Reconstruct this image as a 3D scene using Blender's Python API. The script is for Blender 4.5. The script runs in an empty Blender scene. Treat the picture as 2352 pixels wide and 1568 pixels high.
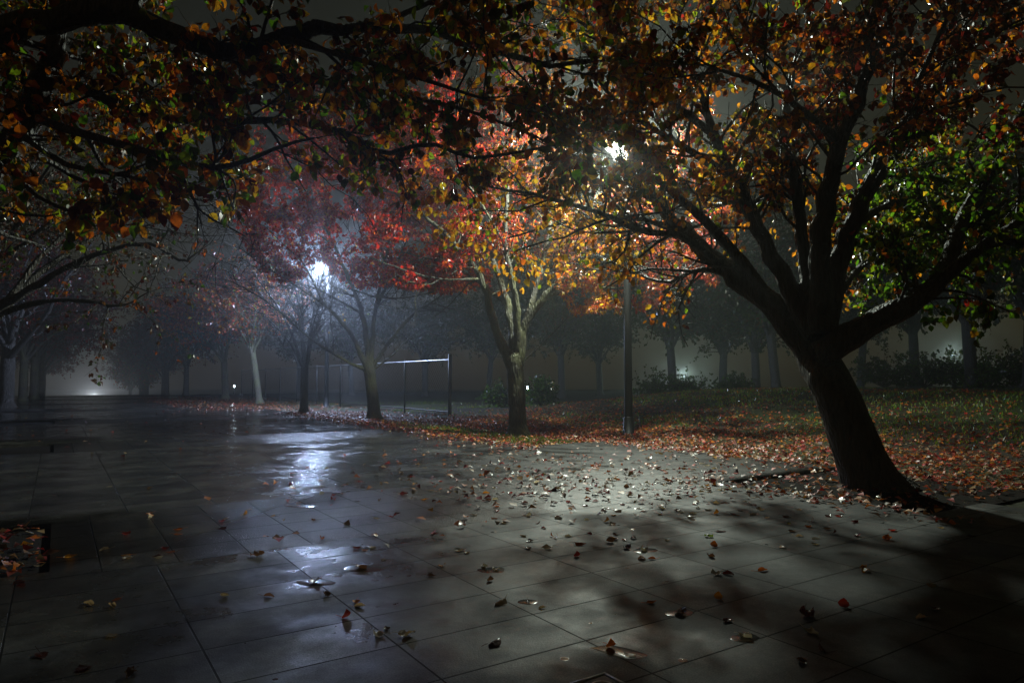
import bpy, math
import numpy as np
from mathutils import Vector

rng = np.random.default_rng(11)
D2 = math.radians
SC = bpy.context.scene
COL = SC.collection

# ------------------------------------------------------------------ camera
F = 690.0                      # focal length in pixels of a 1024 px wide frame
CAM_H = 1.10
PITCH = math.atan(38.0 / F)
YAW = D2(33.4)                 # direction of the paving courses
U2 = np.array([-math.sin(YAW), math.cos(YAW)])
V2 = np.array([math.cos(YAW), math.sin(YAW)])

cam = bpy.data.cameras.new('camera')
cam.sensor_width = 36.0
cam.lens = F * 36.0 / 1024.0
cam.clip_start = 0.05
cam.clip_end = 1500.0
cam_ob = bpy.data.objects.new('camera', cam)
cam_ob.location = (0, 0, CAM_H)
cam_ob.rotation_euler = (math.pi / 2 + PITCH, 0, 0)
COL.objects.link(cam_ob)
SC.camera = cam_ob

def ray(px, py):
    a, b = (px - 512.0) / F, (341.0 - py) / F
    c, s = math.cos(PITCH), math.sin(PITCH)
    return np.array([a, c - s * b, s + c * b])

def at(px, py, Y):
    d = ray(px, py)
    return np.array([0, 0, CAM_H]) + d * (Y / d[1])

def gp(px, py, z=0.0):
    d = ray(px, py)
    return np.array([0, 0, CAM_H]) + d * ((z - CAM_H) / d[2])

K = 1024.0 / 2352.0            # the studied enlargement -> frame

def dat(x, y, Y):
    return at(x * K, y * K, Y)

def dgp(x, y, z=0.0):
    return gp(x * K, y * K, z)

def uv2xy(u, v):
    return U2[0] * u + V2[0] * v, U2[1] * u + V2[1] * v

def sstep(a):
    a = np.clip(a, 0, 1)
    return a * a * (3 - 2 * a)

def H(x, y):
    x = np.asarray(x, float); y = np.asarray(y, float)
    u = U2[0] * x + U2[1] * y
    v = V2[0] * x + V2[1] * y
    z = -2.6 * sstep((u - 52) / 60.0)
    z = z + 0.75 * sstep((v - 8.6) / 11.0) * sstep((24 - u) / 9.0)
    bed = sstep((v - 7.9) / 1.5)
    z = z + bed * 0.03 * (np.sin(x * 1.7 + 1.3 * np.sin(y * .9)) * np.sin(y * 1.3 + .6) + .6)
    return z

# ------------------------------------------------------------------ helpers
def mesh_from(name, V, Fc, mats, parent=None, smooth=False, mat_idx=None, colors=None, loc=None):
    me = bpy.data.meshes.new(name)
    V = np.asarray(V, np.float32)
    if isinstance(Fc, np.ndarray):
        k = Fc.shape[1]
        li = Fc.astype(np.int32).ravel()
        ls = np.arange(0, len(li), k, dtype=np.int32)
        lt = np.full(len(Fc), k, np.int32)
    else:
        lt = np.array([len(f) for f in Fc], np.int32)
        li = np.array([i for f in Fc for i in f], np.int32)
        ls = np.concatenate([[0], np.cumsum(lt)[:-1]]).astype(np.int32)
    me.vertices.add(len(V)); me.loops.add(len(li)); me.polygons.add(len(lt))
    me.vertices.foreach_set('co', V.ravel())
    me.loops.foreach_set('vertex_index', li)
    me.polygons.foreach_set('loop_start', ls)
    me.polygons.foreach_set('loop_total', lt)
    if smooth is not False:
        sm = np.ones(len(lt), bool) if smooth is True else np.asarray(smooth, bool)
        me.polygons.foreach_set('use_smooth', sm)
    for m in (mats if isinstance(mats, (list, tuple)) else [mats]):
        me.materials.append(m)
    if mat_idx is not None:
        me.polygons.foreach_set('material_index', np.asarray(mat_idx, np.int32))
    me.update(calc_edges=True)
    me.validate()
    if colors is not None:
        at_ = me.attributes.new('leaf_colour', 'FLOAT_COLOR', 'POINT')
        at_.data.foreach_set('color', np.asarray(colors, np.float32).ravel())
    o = bpy.data.objects.new(name, me)
    COL.objects.link(o)
    if parent is not None:
        o.parent = parent
    if loc is not None:
        o.location = loc
    return o

def tag(o, label=None, cat=None, group=None, kind=None):
    if label: o['label'] = label
    if cat: o['category'] = cat
    if group: o['group'] = group
    if kind: o['kind'] = kind
    return o

def empty(name, loc, label, cat, group=None):
    o = bpy.data.objects.new(name, None)
    o.empty_display_size = 0.3
    o.location = loc
    COL.objects.link(o)
    return tag(o, label, cat, group)

def copy_tree(o, parent=None):
    c = o.copy(); COL.objects.link(c)
    if parent is not None: c.parent = parent
    for ch in list(o.children):
        copy_tree(ch, c)
    return c

def norm(a):
    return a / np.maximum(np.linalg.norm(a, axis=-1, keepdims=True), 1e-9)

class Geo:
    """collects vertices and faces of one mesh"""
    def __init__(s):
        s.V = []; s.Q = []; s.T = []; s.n = 0
    def add(s, V, quads=None, tris=None):
        V = np.asarray(V, float).reshape(-1, 3)
        s.V.append(V)
        if quads is not None and len(quads): s.Q.append(np.asarray(quads) + s.n)
        if tris is not None and len(tris): s.T.append(np.asarray(tris) + s.n)
        s.n += len(V)
    def tubes(s, P, R, k=6, cap=True, cap0=False):
        """P (N,m,3), R (N,m)"""
        P = np.asarray(P, float); R = np.asarray(R, float)
        N, m, _ = P.shape
        T = np.empty_like(P)
        T[:, 1:-1] = P[:, 2:] - P[:, :-2]; T[:, 0] = P[:, 1] - P[:, 0]; T[:, -1] = P[:, -1] - P[:, -2]
        T = norm(T)
        mean = norm(P[:, -1] - P[:, 0])
        ref = np.zeros((N, 3)); ref[np.arange(N), np.argmin(np.abs(mean), axis=1)] = 1
        A = norm(np.cross(T, ref[:, None, :])); B = np.cross(T, A)
        ang = np.linspace(0, 2 * math.pi, k, endpoint=False)
        ring = A[:, :, None, :] * np.cos(ang)[None, None, :, None] + B[:, :, None, :] * np.sin(ang)[None, None, :, None]
        V = P[:, :, None, :] + ring * R[:, :, None, None]
        V = V.reshape(-1, 3)
        base = (np.arange(N) * m * k)[:, None, None] + (np.arange(m - 1) * k)[None, :, None]
        i = np.arange(k)[None, None, :]; j = (i + 1) % k
        q = np.stack([base + i, base + j, base + k + j, base + k + i], -1).reshape(-1, 4)
        tr = []
        if cap:
            e = (np.arange(N) * m * k + (m - 1) * k)
            for c in range(1, k - 1):
                tr.append(np.stack([e, e + c, e + c + 1], -1))
            if cap0:
                e0 = np.arange(N) * m * k
                for c in range(1, k - 1):
                    tr.append(np.stack([e0, e0 + c + 1, e0 + c], -1))
            tr = np.concatenate(tr)
        s.add(V, q, tr)
    def box(s, c, size, rz=0.0):
        c = np.asarray(c, float); h = np.asarray(size, float) / 2
        v = np.array([[x, y, z] for x in (-1, 1) for y in (-1, 1) for z in (-1, 1)], float) * h
        cs, sn = math.cos(rz), math.sin(rz)
        v = np.stack([v[:, 0] * cs - v[:, 1] * sn, v[:, 0] * sn + v[:, 1] * cs, v[:, 2]], -1) + c
        s.add(v, [[0, 1, 3, 2], [4, 6, 7, 5], [0, 4, 5, 1], [2, 3, 7, 6], [0, 2, 6, 4], [1, 5, 7, 3]])
    def lathe(s, c, prof, k=16):
        """prof: list of (r, z)"""
        a = np.linspace(0, 2 * math.pi, k, endpoint=False)
        V = np.array([[c[0] + r * math.cos(t), c[1] + r * math.sin(t), c[2] + z] for r, z in prof for t in a])
        q = []
        for i in range(len(prof) - 1):
            for j in range(k):
                q.append([i * k + j, i * k + (j + 1) % k, (i + 1) * k + (j + 1) % k, (i + 1) * k + j])
        s.add(V, q)
    def faces(s):
        f = []
        nq = nt = 0
        if s.Q: q = np.concatenate(s.Q); nq = len(q); f += q.tolist()
        if s.T: t = np.concatenate(s.T); nt = len(t); f += t.tolist()
        return f, nq + nt
    def build(s, name, mat, parent=None, smooth=True, loc=None):
        V = np.concatenate(s.V); f, _ = s.faces()
        return mesh_from(name, V, f, mat, parent, smooth, loc=loc)

# ------------------------------------------------------------------ materials
def mat(name):
    m = bpy.data.materials.new(name); m.use_nodes = True
    nt = m.node_tree
    for n in list(nt.nodes): nt.nodes.remove(n)
    out = nt.nodes.new('ShaderNodeOutputMaterial')
    def N(t, **kw):
        n = nt.nodes.new(t)
        for k_, v_ in kw.items():
            if k_.startswith('i_'):
                key = k_[2:]
                key = int(key) if key.isdigit() else key.replace('_', ' ')
                n.inputs[key].default_value = v_
            else:
                setattr(n, k_, v_)
        return n
    def Lk(a, b): nt.links.new(a, b)
    return m, nt, out, N, Lk

def ramp(N, stops):
    r = N('ShaderNodeValToRGB')
    el = r.color_ramp.elements
    el[0].position, el[0].color = stops[0][0], (*stops[0][1], 1)
    el[1].position, el[1].color = stops[-1][0], (*stops[-1][1], 1)
    for p, c in stops[1:-1]:
        e = el.new(p); e.color = (*c, 1)
    return r

def math_(N, Lk, op, a, b=None, c=None, clamp=False):
    n = N('ShaderNodeMath', operation=op); n.use_clamp = clamp
    for i, x in enumerate((a, b, c)):
        if x is None: continue
        if isinstance(x, (int, float)): n.inputs[i].default_value = x
        else: Lk(x, n.inputs[i])
    return n.outputs[0]

def mixc(N, Lk, fac, a, b, blend='MIX'):
    n = N('ShaderNodeMix', data_type='RGBA', blend_type=blend)
    if isinstance(fac, (int, float)): n.inputs[0].default_value = fac
    else: Lk(fac, n.inputs[0])
    for i, x in ((6, a), (7, b)):
        if isinstance(x, tuple): n.inputs[i].default_value = (*x, 1)
        else: Lk(x, n.inputs[i])
    return n.outputs[2]

def leaf_material(name, trans=0.5, rough=0.38, source='attr'):
    m, nt, out, N, Lk = mat(name)
    if source == 'attr':
        a = N('ShaderNodeAttribute', attribute_name='leaf_colour'); c = a.outputs['Color']
    else:
        a = N('ShaderNodeObjectInfo'); c = a.outputs['Color']
    tc = N('ShaderNodeTexCoord')
    no = N('ShaderNodeTexNoise', i_Scale=90.0 if source != 'attr' else 40.0, i_Detail=3.0)
    Lk(tc.outputs['Object'], no.inputs['Vector'])
    r = ramp(N, [(0.3, (.55, .5, .45)), (0.7, (1.15, 1.1, 1.05))]); Lk(no.outputs[0], r.inputs[0])
    c = mixc(N, Lk, 1.0, c, r.outputs[0], 'MULTIPLY')
    p = N('ShaderNodeBsdfPrincipled', i_Roughness=rough)
    p.inputs['Specular IOR Level'].default_value = 0.6
    Lk(c, p.inputs['Base Color'])
    t = N('ShaderNodeBsdfTranslucent'); Lk(mixc(N, Lk, 1.0, c, (1.6, 1.5, 1.1), 'MULTIPLY'), t.inputs['Color'])
    p.inputs['Coat Weight'].default_value = 1.0 if source == 'object' else .5 if trans > .3 else .1; p.inputs['Coat Roughness'].default_value = .15
    mx = N('ShaderNodeMixShader'); mx.inputs[0].default_value = trans
    Lk(p.outputs[0], mx.inputs[1]); Lk(t.outputs[0], mx.inputs[2])
    Lk(mx.outputs[0], out.inputs['Surface'])
    return m

def bark_material(name, c0, c1, moss=None):
    m, nt, out, N, Lk = mat(name)
    tc = N('ShaderNodeTexCoord')
    mp = N('ShaderNodeMapping'); mp.inputs['Scale'].default_value = (9, 9, 1.6)
    Lk(tc.outputs['Object'], mp.inputs[0])
    n1 = N('ShaderNodeTexNoise', i_Scale=3.0, i_Detail=6.0, i_Roughness=.65); Lk(mp.outputs[0], n1.inputs['Vector'])
    n2 = N('ShaderNodeTexVoronoi', feature='DISTANCE_TO_EDGE', i_Scale=3.2); Lk(mp.outputs[0], n2.inputs['Vector'])
    r = ramp(N, [(0.3, c0), (0.68, c1)]); Lk(n1.outputs[0], r.inputs[0])
    col = r.outputs[0]
    if moss:
        n3 = N('ShaderNodeTexNoise', i_Scale=2.2, i_Detail=4.0); Lk(tc.outputs['Object'], n3.inputs['Vector'])
        r3 = ramp(N, [(0.42, (0, 0, 0)), (0.62, (1, 1, 1))]); Lk(n3.outputs[0], r3.inputs[0])
        col = mixc(N, Lk, r3.outputs[0], col, moss)
    p = N('ShaderNodeBsdfPrincipled', i_Roughness=.55)
    p.inputs['Specular IOR Level'].default_value = 0.45
    Lk(col, p.inputs['Base Color'])
    cr = math_(N, Lk, 'MULTIPLY', n2.outputs['Distance'], 1.6, clamp=True)
    hsum = math_(N, Lk, 'ADD', cr, n1.outputs[0])
    b = N('ShaderNodeBump', i_Strength=.9, i_Distance=.03); Lk(hsum, b.inputs['Height'])
    Lk(b.outputs[0], p.inputs['Normal'])
    Lk(p.outputs[0], out.inputs['Surface'])
    return m

def simple(name, col, rough=.5, metal=0.0, bump=0.0, scale=40.0):
    m, nt, out, N, Lk = mat(name)
    tc = N('ShaderNodeTexCoord')
    no = N('ShaderNodeTexNoise', i_Scale=scale, i_Detail=5.0); Lk(tc.outputs['Object'], no.inputs['Vector'])
    lo = tuple(c * .65 for c in col); hi = tuple(min(1, c * 1.25) for c in col)
    r = ramp(N, [(0.3, lo), (0.7, hi)]); Lk(no.outputs[0], r.inputs[0])
    p = N('ShaderNodeBsdfPrincipled', i_Roughness=rough, i_Metallic=metal)
    Lk(r.outputs[0], p.inputs['Base Color'])
    if bump:
        b = N('ShaderNodeBump', i_Strength=bump, i_Distance=.01); Lk(no.outputs[0], b.inputs['Height'])
        Lk(b.outputs[0], p.inputs['Normal'])
    Lk(p.outputs[0], out.inputs['Surface'])
    return m

def emitter(name, col, strength):
    m, nt, out, N, Lk = mat(name)
    e = N('ShaderNodeEmission', i_Strength=strength); e.inputs['Color'].default_value = (*col, 1)
    Lk(e.outputs[0], out.inputs['Surface'])
    return m

LAMP_A, LAMP_B, LAMP_FAR = 4700.0, 9000.0, 4600.0
M = {
    'leaf': leaf_material('tree leaf', .6, .33),
    'litter': leaf_material('litter leaf', .15, .5),
    'fallen': leaf_material('fallen leaf', .5, .25, 'object'),
    'bark': bark_material('wet dark bark', (.022, .019, .016), (.075, .066, .055)),
    'bark_moss': bark_material('mossy bark', (.022, .019, .015), (.075, .066, .048), (.085, .085, .036)),
    'bark_dark': bark_material('dark park bark', (.010, .009, .008), (.032, .028, .024)),
    'bark_pale': bark_material('pale bark', (.05, .045, .035), (.17, .15, .11), (.12, .13, .055)),
    'steel': simple('painted steel pole', (.009, .0095, .01), .5, .2, .15),
    'galv': simple('galvanised pipe', (.3, .31, .32), .35, .8, .1),
    'dark_post': simple('dark fence post', (.02, .02, .021), .5, .3, .1),
    'wire': simple('fence wire', (.12, .12, .12), .45, .6),
    'lamp_low': emitter('bollard lamp glass', (.70, .88, 1.0), 80.0),
}

def paving_material():
    m, nt, out, N, Lk = mat('wet concrete paving')
    tc = N('ShaderNodeTexCoord'); O = tc.outputs['Object']
    sep = N('ShaderNodeSeparateXYZ'); Lk(O, sep.inputs[0])
    # bands of rough exposed-aggregate slabs between smooth ones
    ph = math_(N, Lk, 'ADD', sep.outputs[1], -4.42)
    ph = math_(N, Lk, 'MODULO', math_(N, Lk, 'ADD', ph, 74.0), 7.4)
    band = math_(N, Lk, 'LESS_THAN', ph, 1.85)
    def bricks(w, h, off):
        mp = N('ShaderNodeMapping'); mp.inputs['Location'].default_value = (0.145, -0.0 + off, 0)
        Lk(O, mp.inputs[0])
        b = N('ShaderNodeTexBrick', offset=0.0, squash=1.0)
        b.inputs['Color1'].default_value = (0, 0, 0, 1); b.inputs['Color2'].default_value = (1, 1, 1, 1)
        b.inputs['Mortar'].default_value = (.5, .5, .5, 1)
        b.inputs['Scale'].default_value = 1.0; b.inputs['Mortar Size'].default_value = .0045
        b.inputs['Mortar Smooth'].default_value = .25
        b.inputs['Brick Width'].default_value = w; b.inputs['Row Height'].default_value = h
        Lk(mp.outputs[0], b.inputs['Vector'])
        return b
    b1 = bricks(.65, .37, 0.02); b2 = bricks(.385, .37, 0.02)
    fac = mixc(N, Lk, band, b1.outputs['Fac'], b2.outputs['Fac'])
    slab = mixc(N, Lk, band, b1.outputs['Color'], b2.outputs['Color'])
    joint = fac
    big = N('ShaderNodeTexNoise', i_Scale=.9, i_Detail=5.0, i_Roughness=.6); Lk(O, big.inputs['Vector'])
    med = N('ShaderNodeTexNoise', i_Scale=7.0, i_Detail=6.0, i_Roughness=.65); Lk(O, med.inputs['Vector'])
    fine = N('ShaderNodeTexNoise', i_Scale=160.0, i_Detail=2.0); Lk(O, fine.inputs['Vector'])
    gran = N('ShaderNodeTexVoronoi', i_Scale=95.0); Lk(O, gran.inputs['Vector'])
    # colour: grey slabs, each a little different, blotched
    c = mixc(N, Lk, slab, (.024, .0235, .023), (.072, .070, .066))
    r1 = ramp(N, [(.3, (.50, .50, .50)), (.7, (1.35, 1.35, 1.35))]); Lk(med.outputs[0], r1.inputs[0])
    c = mixc(N, Lk, 1.0, c, r1.outputs[0], 'MULTIPLY')
    rf = ramp(N, [(.32, (.45, .45, .45)), (.5, (1, 1, 1)), (.68, (1.7, 1.68, 1.62))]); Lk(fine.outputs[0], rf.inputs[0])
    c = mixc(N, Lk, 1.0, c, rf.outputs[0], 'MULTIPLY')
    st = N('ShaderNodeTexNoise', i_Scale=2.8, i_Detail=8.0, i_Roughness=.7); Lk(O, st.inputs['Vector'])
    rs = ramp(N, [(.36, (.22, .21, .20)), (.46, (.72, .72, .72)), (.54, (1.0, 1.0, 1.0)), (.66, (1.7, 1.68, 1.62))]); Lk(st.outputs[0], rs.inputs[0])
    c = mixc(N, Lk, 1.0, c, rs.outputs[0], 'MULTIPLY')
    rg = ramp(N, [(.0, (.45, .44, .42)), (1.0, (1.25, 1.22, 1.15))]); Lk(gran.outputs['Color'], rg.inputs[0])
    cg = mixc(N, Lk, 1.0, c, rg.outputs[0], 'MULTIPLY')
    c = mixc(N, Lk, band, c, cg)
    # drip spots
    vo = N('ShaderNodeTexVoronoi', i_Scale=5.5); Lk(O, vo.inputs['Vector'])
    sepc = N('ShaderNodeSeparateColor'); Lk(vo.outputs['Color'], sepc.inputs[0])
    rad = math_(N, Lk, 'MULTIPLY', math_(N, Lk, 'SUBTRACT', sepc.outputs[0], .46), .24)
    spot = math_(N, Lk, 'LESS_THAN', vo.outputs['Distance'], rad)
    spot = math_(N, Lk, 'MULTIPLY', spot, math_(N, Lk, 'SUBTRACT', 1.0, band))
    c = mixc(N, Lk, math_(N, Lk, 'MULTIPLY', spot, .8), c, (.022, .021, .02))
    c = mixc(N, Lk, joint, c, (.012, .011, .010))
    # wet film: low roughness in patches that stop at slab edges now and then
    wn = N('ShaderNodeTexNoise', i_Scale=2.6, i_Detail=6.0, i_Roughness=.62); Lk(O, wn.inputs['Vector'])
    wet = math_(N, Lk, 'ADD', math_(N, Lk, 'MULTIPLY', slab, .05), math_(N, Lk, 'MULTIPLY', big.outputs[0], .45))
    wet = math_(N, Lk, 'ADD', wet, math_(N, Lk, 'MULTIPLY', wn.outputs[0], .62))
    # the left part of the plaza drains worse and stays wetter
    side = math_(N, Lk, 'MULTIPLY', math_(N, Lk, 'SUBTRACT', math_(N, Lk, 'SUBTRACT', sep.outputs[1], sep.outputs[0]), 1.9), .05)
    side = math_(N, Lk, 'MINIMUM', math_(N, Lk, 'MAXIMUM', side, -.10), .19)
    wet = math_(N, Lk, 'ADD', wet, side)
    rw = ramp(N, [(.44, (.64, .64, .64)), (.56, (.48, .48, .48)), (.66, (.25, .25, .25)), (.76, (.12, .12, .12)), (.86, (.06, .06, .06))]); Lk(wet, rw.inputs[0])
    rough = mixc(N, Lk, band, rw.outputs[0], mixc(N, Lk, math_(N, Lk, 'ADD', .5, math_(N, Lk, 'MULTIPLY', side, 3.4)), (.50, .50, .50), (.25, .25, .25)))
    rough = mixc(N, Lk, spot, rough, (.12, .12, .12))
    rough = mixc(N, Lk, joint, rough, (.6, .6, .6))
    p = N('ShaderNodeBsdfPrincipled')
    Lk(math_(N, Lk, 'SUBTRACT', .40, math_(N, Lk, 'MULTIPLY', joint, .36)), p.inputs['Specular IOR Level'])
    Lk(c, p.inputs['Base Color']); Lk(rough, p.inputs['Roughness'])
    hb = math_(N, Lk, 'MULTIPLY', fine.outputs[0], .0012)
    hg = math_(N, Lk, 'MULTIPLY', gran.outputs['Distance'], .0035)
    hh = math_(N, Lk, 'ADD', hb, math_(N, Lk, 'MULTIPLY', hg, band))
    hh = math_(N, Lk, 'ADD', hh, math_(N, Lk, 'MULTIPLY', med.outputs[0], .003))
    hh = math_(N, Lk, 'SUBTRACT', hh, math_(N, Lk, 'MULTIPLY', joint, .0025))
    hh = math_(N, Lk, 'ADD', hh, math_(N, Lk, 'MULTIPLY', slab, .002))
    b = N('ShaderNodeBump', i_Strength=.8, i_Distance=1.0); Lk(hh, b.inputs['Height'])
    Lk(b.outputs[0], p.inputs['Normal'])
    Lk(p.outputs[0], out.inputs['Surface'])
    return m

def ground_material():
    m, nt, out, N, Lk = mat('soil and worn grass')
    tc = N('ShaderNodeTexCoord'); O = tc.outputs['Object']
    a = N('ShaderNodeTexNoise', i_Scale=.35, i_Detail=6.0, i_Roughness=.6); Lk(O, a.inputs['Vector'])
    b_ = N('ShaderNodeTexNoise', i_Scale=14.0, i_Detail=8.0, i_Roughness=.7); Lk(O, b_.inputs['Vector'])
    g = ramp(N, [(.44, (.034, .026, .018)), (.58, (.030, .040, .013))]); Lk(a.outputs[0], g.inputs[0])
    r = ramp(N, [(.3, (.45, .45, .45)), (.7, (1.5, 1.45, 1.35))]); Lk(b_.outputs[0], r.inputs[0])
    c = mixc(N, Lk, 1.0, g.outputs[0], r.outputs[0], 'MULTIPLY')
    p = N('ShaderNodeBsdfPrincipled', i_Roughness=.75); Lk(c, p.inputs['Base Color'])
    p.inputs['Specular IOR Level'].default_value = .3
    b = N('ShaderNodeBump', i_Strength=1.0, i_Distance=.04); Lk(b_.outputs[0], b.inputs['Height'])
    Lk(b.outputs[0], p.inputs['Normal'])
    Lk(p.outputs[0], out.inputs['Surface'])
    return m

def water_material():
    m, nt, out, N, Lk = mat('rain water film')
    p = N('ShaderNodeBsdfPrincipled', i_Roughness=.17)
    p.inputs['Base Color'].default_value = (.045, .043, .041, 1)
    p.inputs['IOR'].default_value = 1.45
    tc = N('ShaderNodeTexCoord')
    no = N('ShaderNodeTexNoise', i_Scale=30.0); Lk(tc.outputs['Object'], no.inputs['Vector'])
    b = N('ShaderNodeBump', i_Strength=.15, i_Distance=.002); Lk(no.outputs[0], b.inputs['Height'])
    Lk(b.outputs[0], p.inputs['Normal'])
    Lk(p.outputs[0], out.inputs['Surface'])
    return m

def glass_material():
    m, nt, out, N, Lk = mat('clear lamp glass')
    t = N('ShaderNodeBsdfTransparent'); g = N('ShaderNodeBsdfGlossy', i_Roughness=.1)
    mx = N('ShaderNodeMixShader'); mx.inputs[0].default_value = .05
    Lk(t.outputs[0], mx.inputs[1]); Lk(g.outputs[0], mx.inputs[2]); Lk(mx.outputs[0], out.inputs['Surface'])
    return m
M['glass'] = glass_material(); M['lamp_low'].cycles.emission_sampling = 'NONE'
M['paving'] = paving_material(); M['ground'] = ground_material(); M['water'] = water_material()
M['grass'] = leaf_material('grass blade', .4, .45)
M['soil'] = simple('dark pit soil', (.012, .009, .007), .95, 0, 1.0, 60.0)
M['soil'].node_tree.nodes['Principled BSDF'].inputs['Specular IOR Level'].default_value = .12

# ------------------------------------------------------------------ setting
PAVE_Z = 0.055
def build_ground():
    xs = np.unique(np.concatenate([np.linspace(-230, -60, 25), np.linspace(-60, 60, 161), np.linspace(60, 230, 25)]))
    ys = np.unique(np.concatenate([np.linspace(-60, -10, 11), np.linspace(-10, 90, 141), np.linspace(90, 260, 25)]))
    X, Y = np.meshgrid(xs, ys)
    Z = H(X, Y)
    V = np.stack([X, Y, Z], -1).reshape(-1, 3)
    nx = len(xs)
    i, j = np.meshgrid(np.arange(len(xs) - 1), np.arange(len(ys) - 1))
    a = (j * nx + i).ravel()
    q = np.stack([a, a + 1, a + 1 + nx, a + nx], -1)
    o = mesh_from('ground', V, q, M['ground'], smooth=True)
    tag(o, kind='structure')
build_ground()

PIT_BIG = (2.75, 4.8, 5.75, 7.85)      # u0,u1,v0,v1 around the leaning tree
PIT_LEFT = [(4.58, 6.1, -1.55, 0.0), (12.0, 13.6, -1.55, 0.0), (19.6, 21.2, -1.55, 0.0), (27.2, 28.8, -1.55, 0.0)]
def in_pave(u, v):
    ok = np.where(u < 9.0, np.where(u < 2.75, v < 6.6, v < 7.85), v < 6.3) & (v > -16) & (u < 75) & (u > -8)
    for (a, b, c, d) in [PIT_BIG] + PIT_LEFT:
        ok &= ~((u > a) & (u < b) & (v > c) & (v < d))
    return ok

def in_pit(u, v):
    k = np.zeros(np.shape(u), bool)
    for (a, b, c, d) in [PIT_BIG] + PIT_LEFT:
        k |= (u > a) & (u < b) & (v > c) & (v < d)
    return k

def build_paving():
    us = np.unique(np.round(np.concatenate([np.arange(-8, 12, .5), np.arange(12, 75.1, 1.5), [9.0], np.array([[p[0], p[1]] for p in [PIT_BIG] + PIT_LEFT]).ravel()]), 3))
    vs = np.unique(np.round(np.concatenate([np.arange(-16, 6.3, .8), [6.3, 6.6, 7.85, 5.75, 7.0], [-1.55, 0.0]]), 3))
    uc = (us[1:] + us[:-1]) / 2; vc = (vs[1:] + vs[:-1]) / 2
    idx = {}; V = []; Fq = []
    def vid(i, j, low=False):
        k = (i, j, low)
        if k not in idx:
            x, y = uv2xy(us[i], vs[j])
            V.append((vs[j], us[i], float(H(x, y)) + (PAVE_Z if not low else -.12))); idx[k] = len(V) - 1
        return idx[k]
    keep = in_pave(uc[:, None] + 0 * vc[None, :], vc[None, :] + 0 * uc[:, None])
    for i in range(len(uc)):
        for j in range(len(vc)):
            if not keep[i, j]: continue
            Fq.append([vid(i, j), vid(i, j + 1), vid(i + 1, j + 1), vid(i + 1, j)])
            for (di, dj, e0, e1) in ((-1, 0, (i, j), (i, j + 1)), (1, 0, (i + 1, j + 1), (i + 1, j)), (0, -1, (i + 1, j), (i, j)), (0, 1, (i, j + 1), (i + 1, j + 1))):
                ni, nj = i + di, j + dj
                if 0 <= ni < len(uc) and 0 <= nj < len(vc) and keep[ni, nj]: continue
                Fq.append([vid(*e1), vid(*e0), vid(*e0, True), vid(*e1, True)])
    o = mesh_from('paving', V, Fq, M['paving'])
    o.rotation_euler = (0, 0, YAW)
    tag(o, kind='structure')
build_paving()

for k_, (a, b, c, d) in enumerate([PIT_BIG] + PIT_LEFT):
    # dark planting soil sunk inside each tree pit, slightly domed
    n = 14
    g = []
    for i in range(n + 1):
        for j in range(n + 1):
            u = a + (b - a) * i / n; v = c + (d - c) * j / n
            x, y = uv2xy(u, v)
            e = min(i, j, n - i, n - j) / (n / 2)
            g.append((x, y, PAVE_Z - .034 + .026 * min(1, e * 2) * (rng.random() * .5 + .6) * (1 if 0 < i < n and 0 < j < n else 0)))
    q = np.array([[i * (n + 1) + j, i * (n + 1) + j + 1, (i + 1) * (n + 1) + j + 1, (i + 1) * (n + 1) + j] for i in range(n) for j in range(n)])
    o = mesh_from('soil', g, q[:, ::-1], M['soil'], smooth=True)
    tag(o, kind='structure')

# ------------------------------------------------------------------ leaves
COLR = {
    'red': (.30, .018, .014), 'crimson': (.34, .016, .018), 'darkred': (.10, .010, .008), 'orange': (.46, .12, .010),
    'amber': (.50, .21, .012), 'yellow': (.52, .33, .022), 'green': (.075, .19, .012), 'lime': (.20, .30, .015),
    'brown': (.13, .055, .02), 'tan': (.32, .22, .13), 'pink': (.50, .10, .07), 'dkgreen': (.03, .075, .015), 'olive': (.07, .08, .02),
}
def pick(rng_, n, weights):
    ks = list(weights); w = np.array([weights[k] for k in ks], float); w /= w.sum()
    c = np.array([COLR[k] for k in ks])[rng_.choice(len(ks), n, p=w)]
    c = c * rng_.uniform(.65, 1.3, (n, 1)) * rng_.uniform(.88, 1.12, (n, 3))
    return np.clip(c, .003, .85)

def leaf_template(kind):
    if kind == 'near':
        ts = [0.0, .16, .42, .72, 1.0]; ws = [0, .30, .40, .26, 0]
        bend = [0, .02, .05, .03, -.10]
        V = []
        for t, b in zip(ts, bend): V.append((0, t, b))
        for s_ in (-1, 1):
            for i in (1, 2, 3): V.append((s_ * ws[i], ts[i] + .02, bend[i] + ws[i] * .38))
        Fc = []
        for o_, fl in ((5, False), (8, True)):
            f = [[0, 1, o_], [o_, 1, 2, o_ + 1], [o_ + 1, 2, 3, o_ + 2], [o_ + 2, 3, 4]]
            Fc += [x[::-1] if fl else x for x in f]
        # petiole, a thin blade
        b0 = len(V); V += [(-.012, 0, 0), (.012, 0, 0), (.010, -.42, .06), (-.010, -.42, .06)]
        Fc.append([b0, b0 + 1, b0 + 2, b0 + 3])
        return np.array(V, float), Fc
    if kind == 'mid':
        V = [(0, 0, 0), (0, .48, .06), (0, 1, -.06), (-.37, .42, .20), (.37, .42, .20)]
        return np.array(V, float), [[0, 1, 3], [3, 1, 2], [0, 4, 1], [4, 2, 1]]
    V = [(0, 0, 0), (-.36, .45, .12), (0, 1, 0), (.36, .45, -.05)]
    return np.array(V, float), [[0, 3, 2, 1]]

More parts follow.
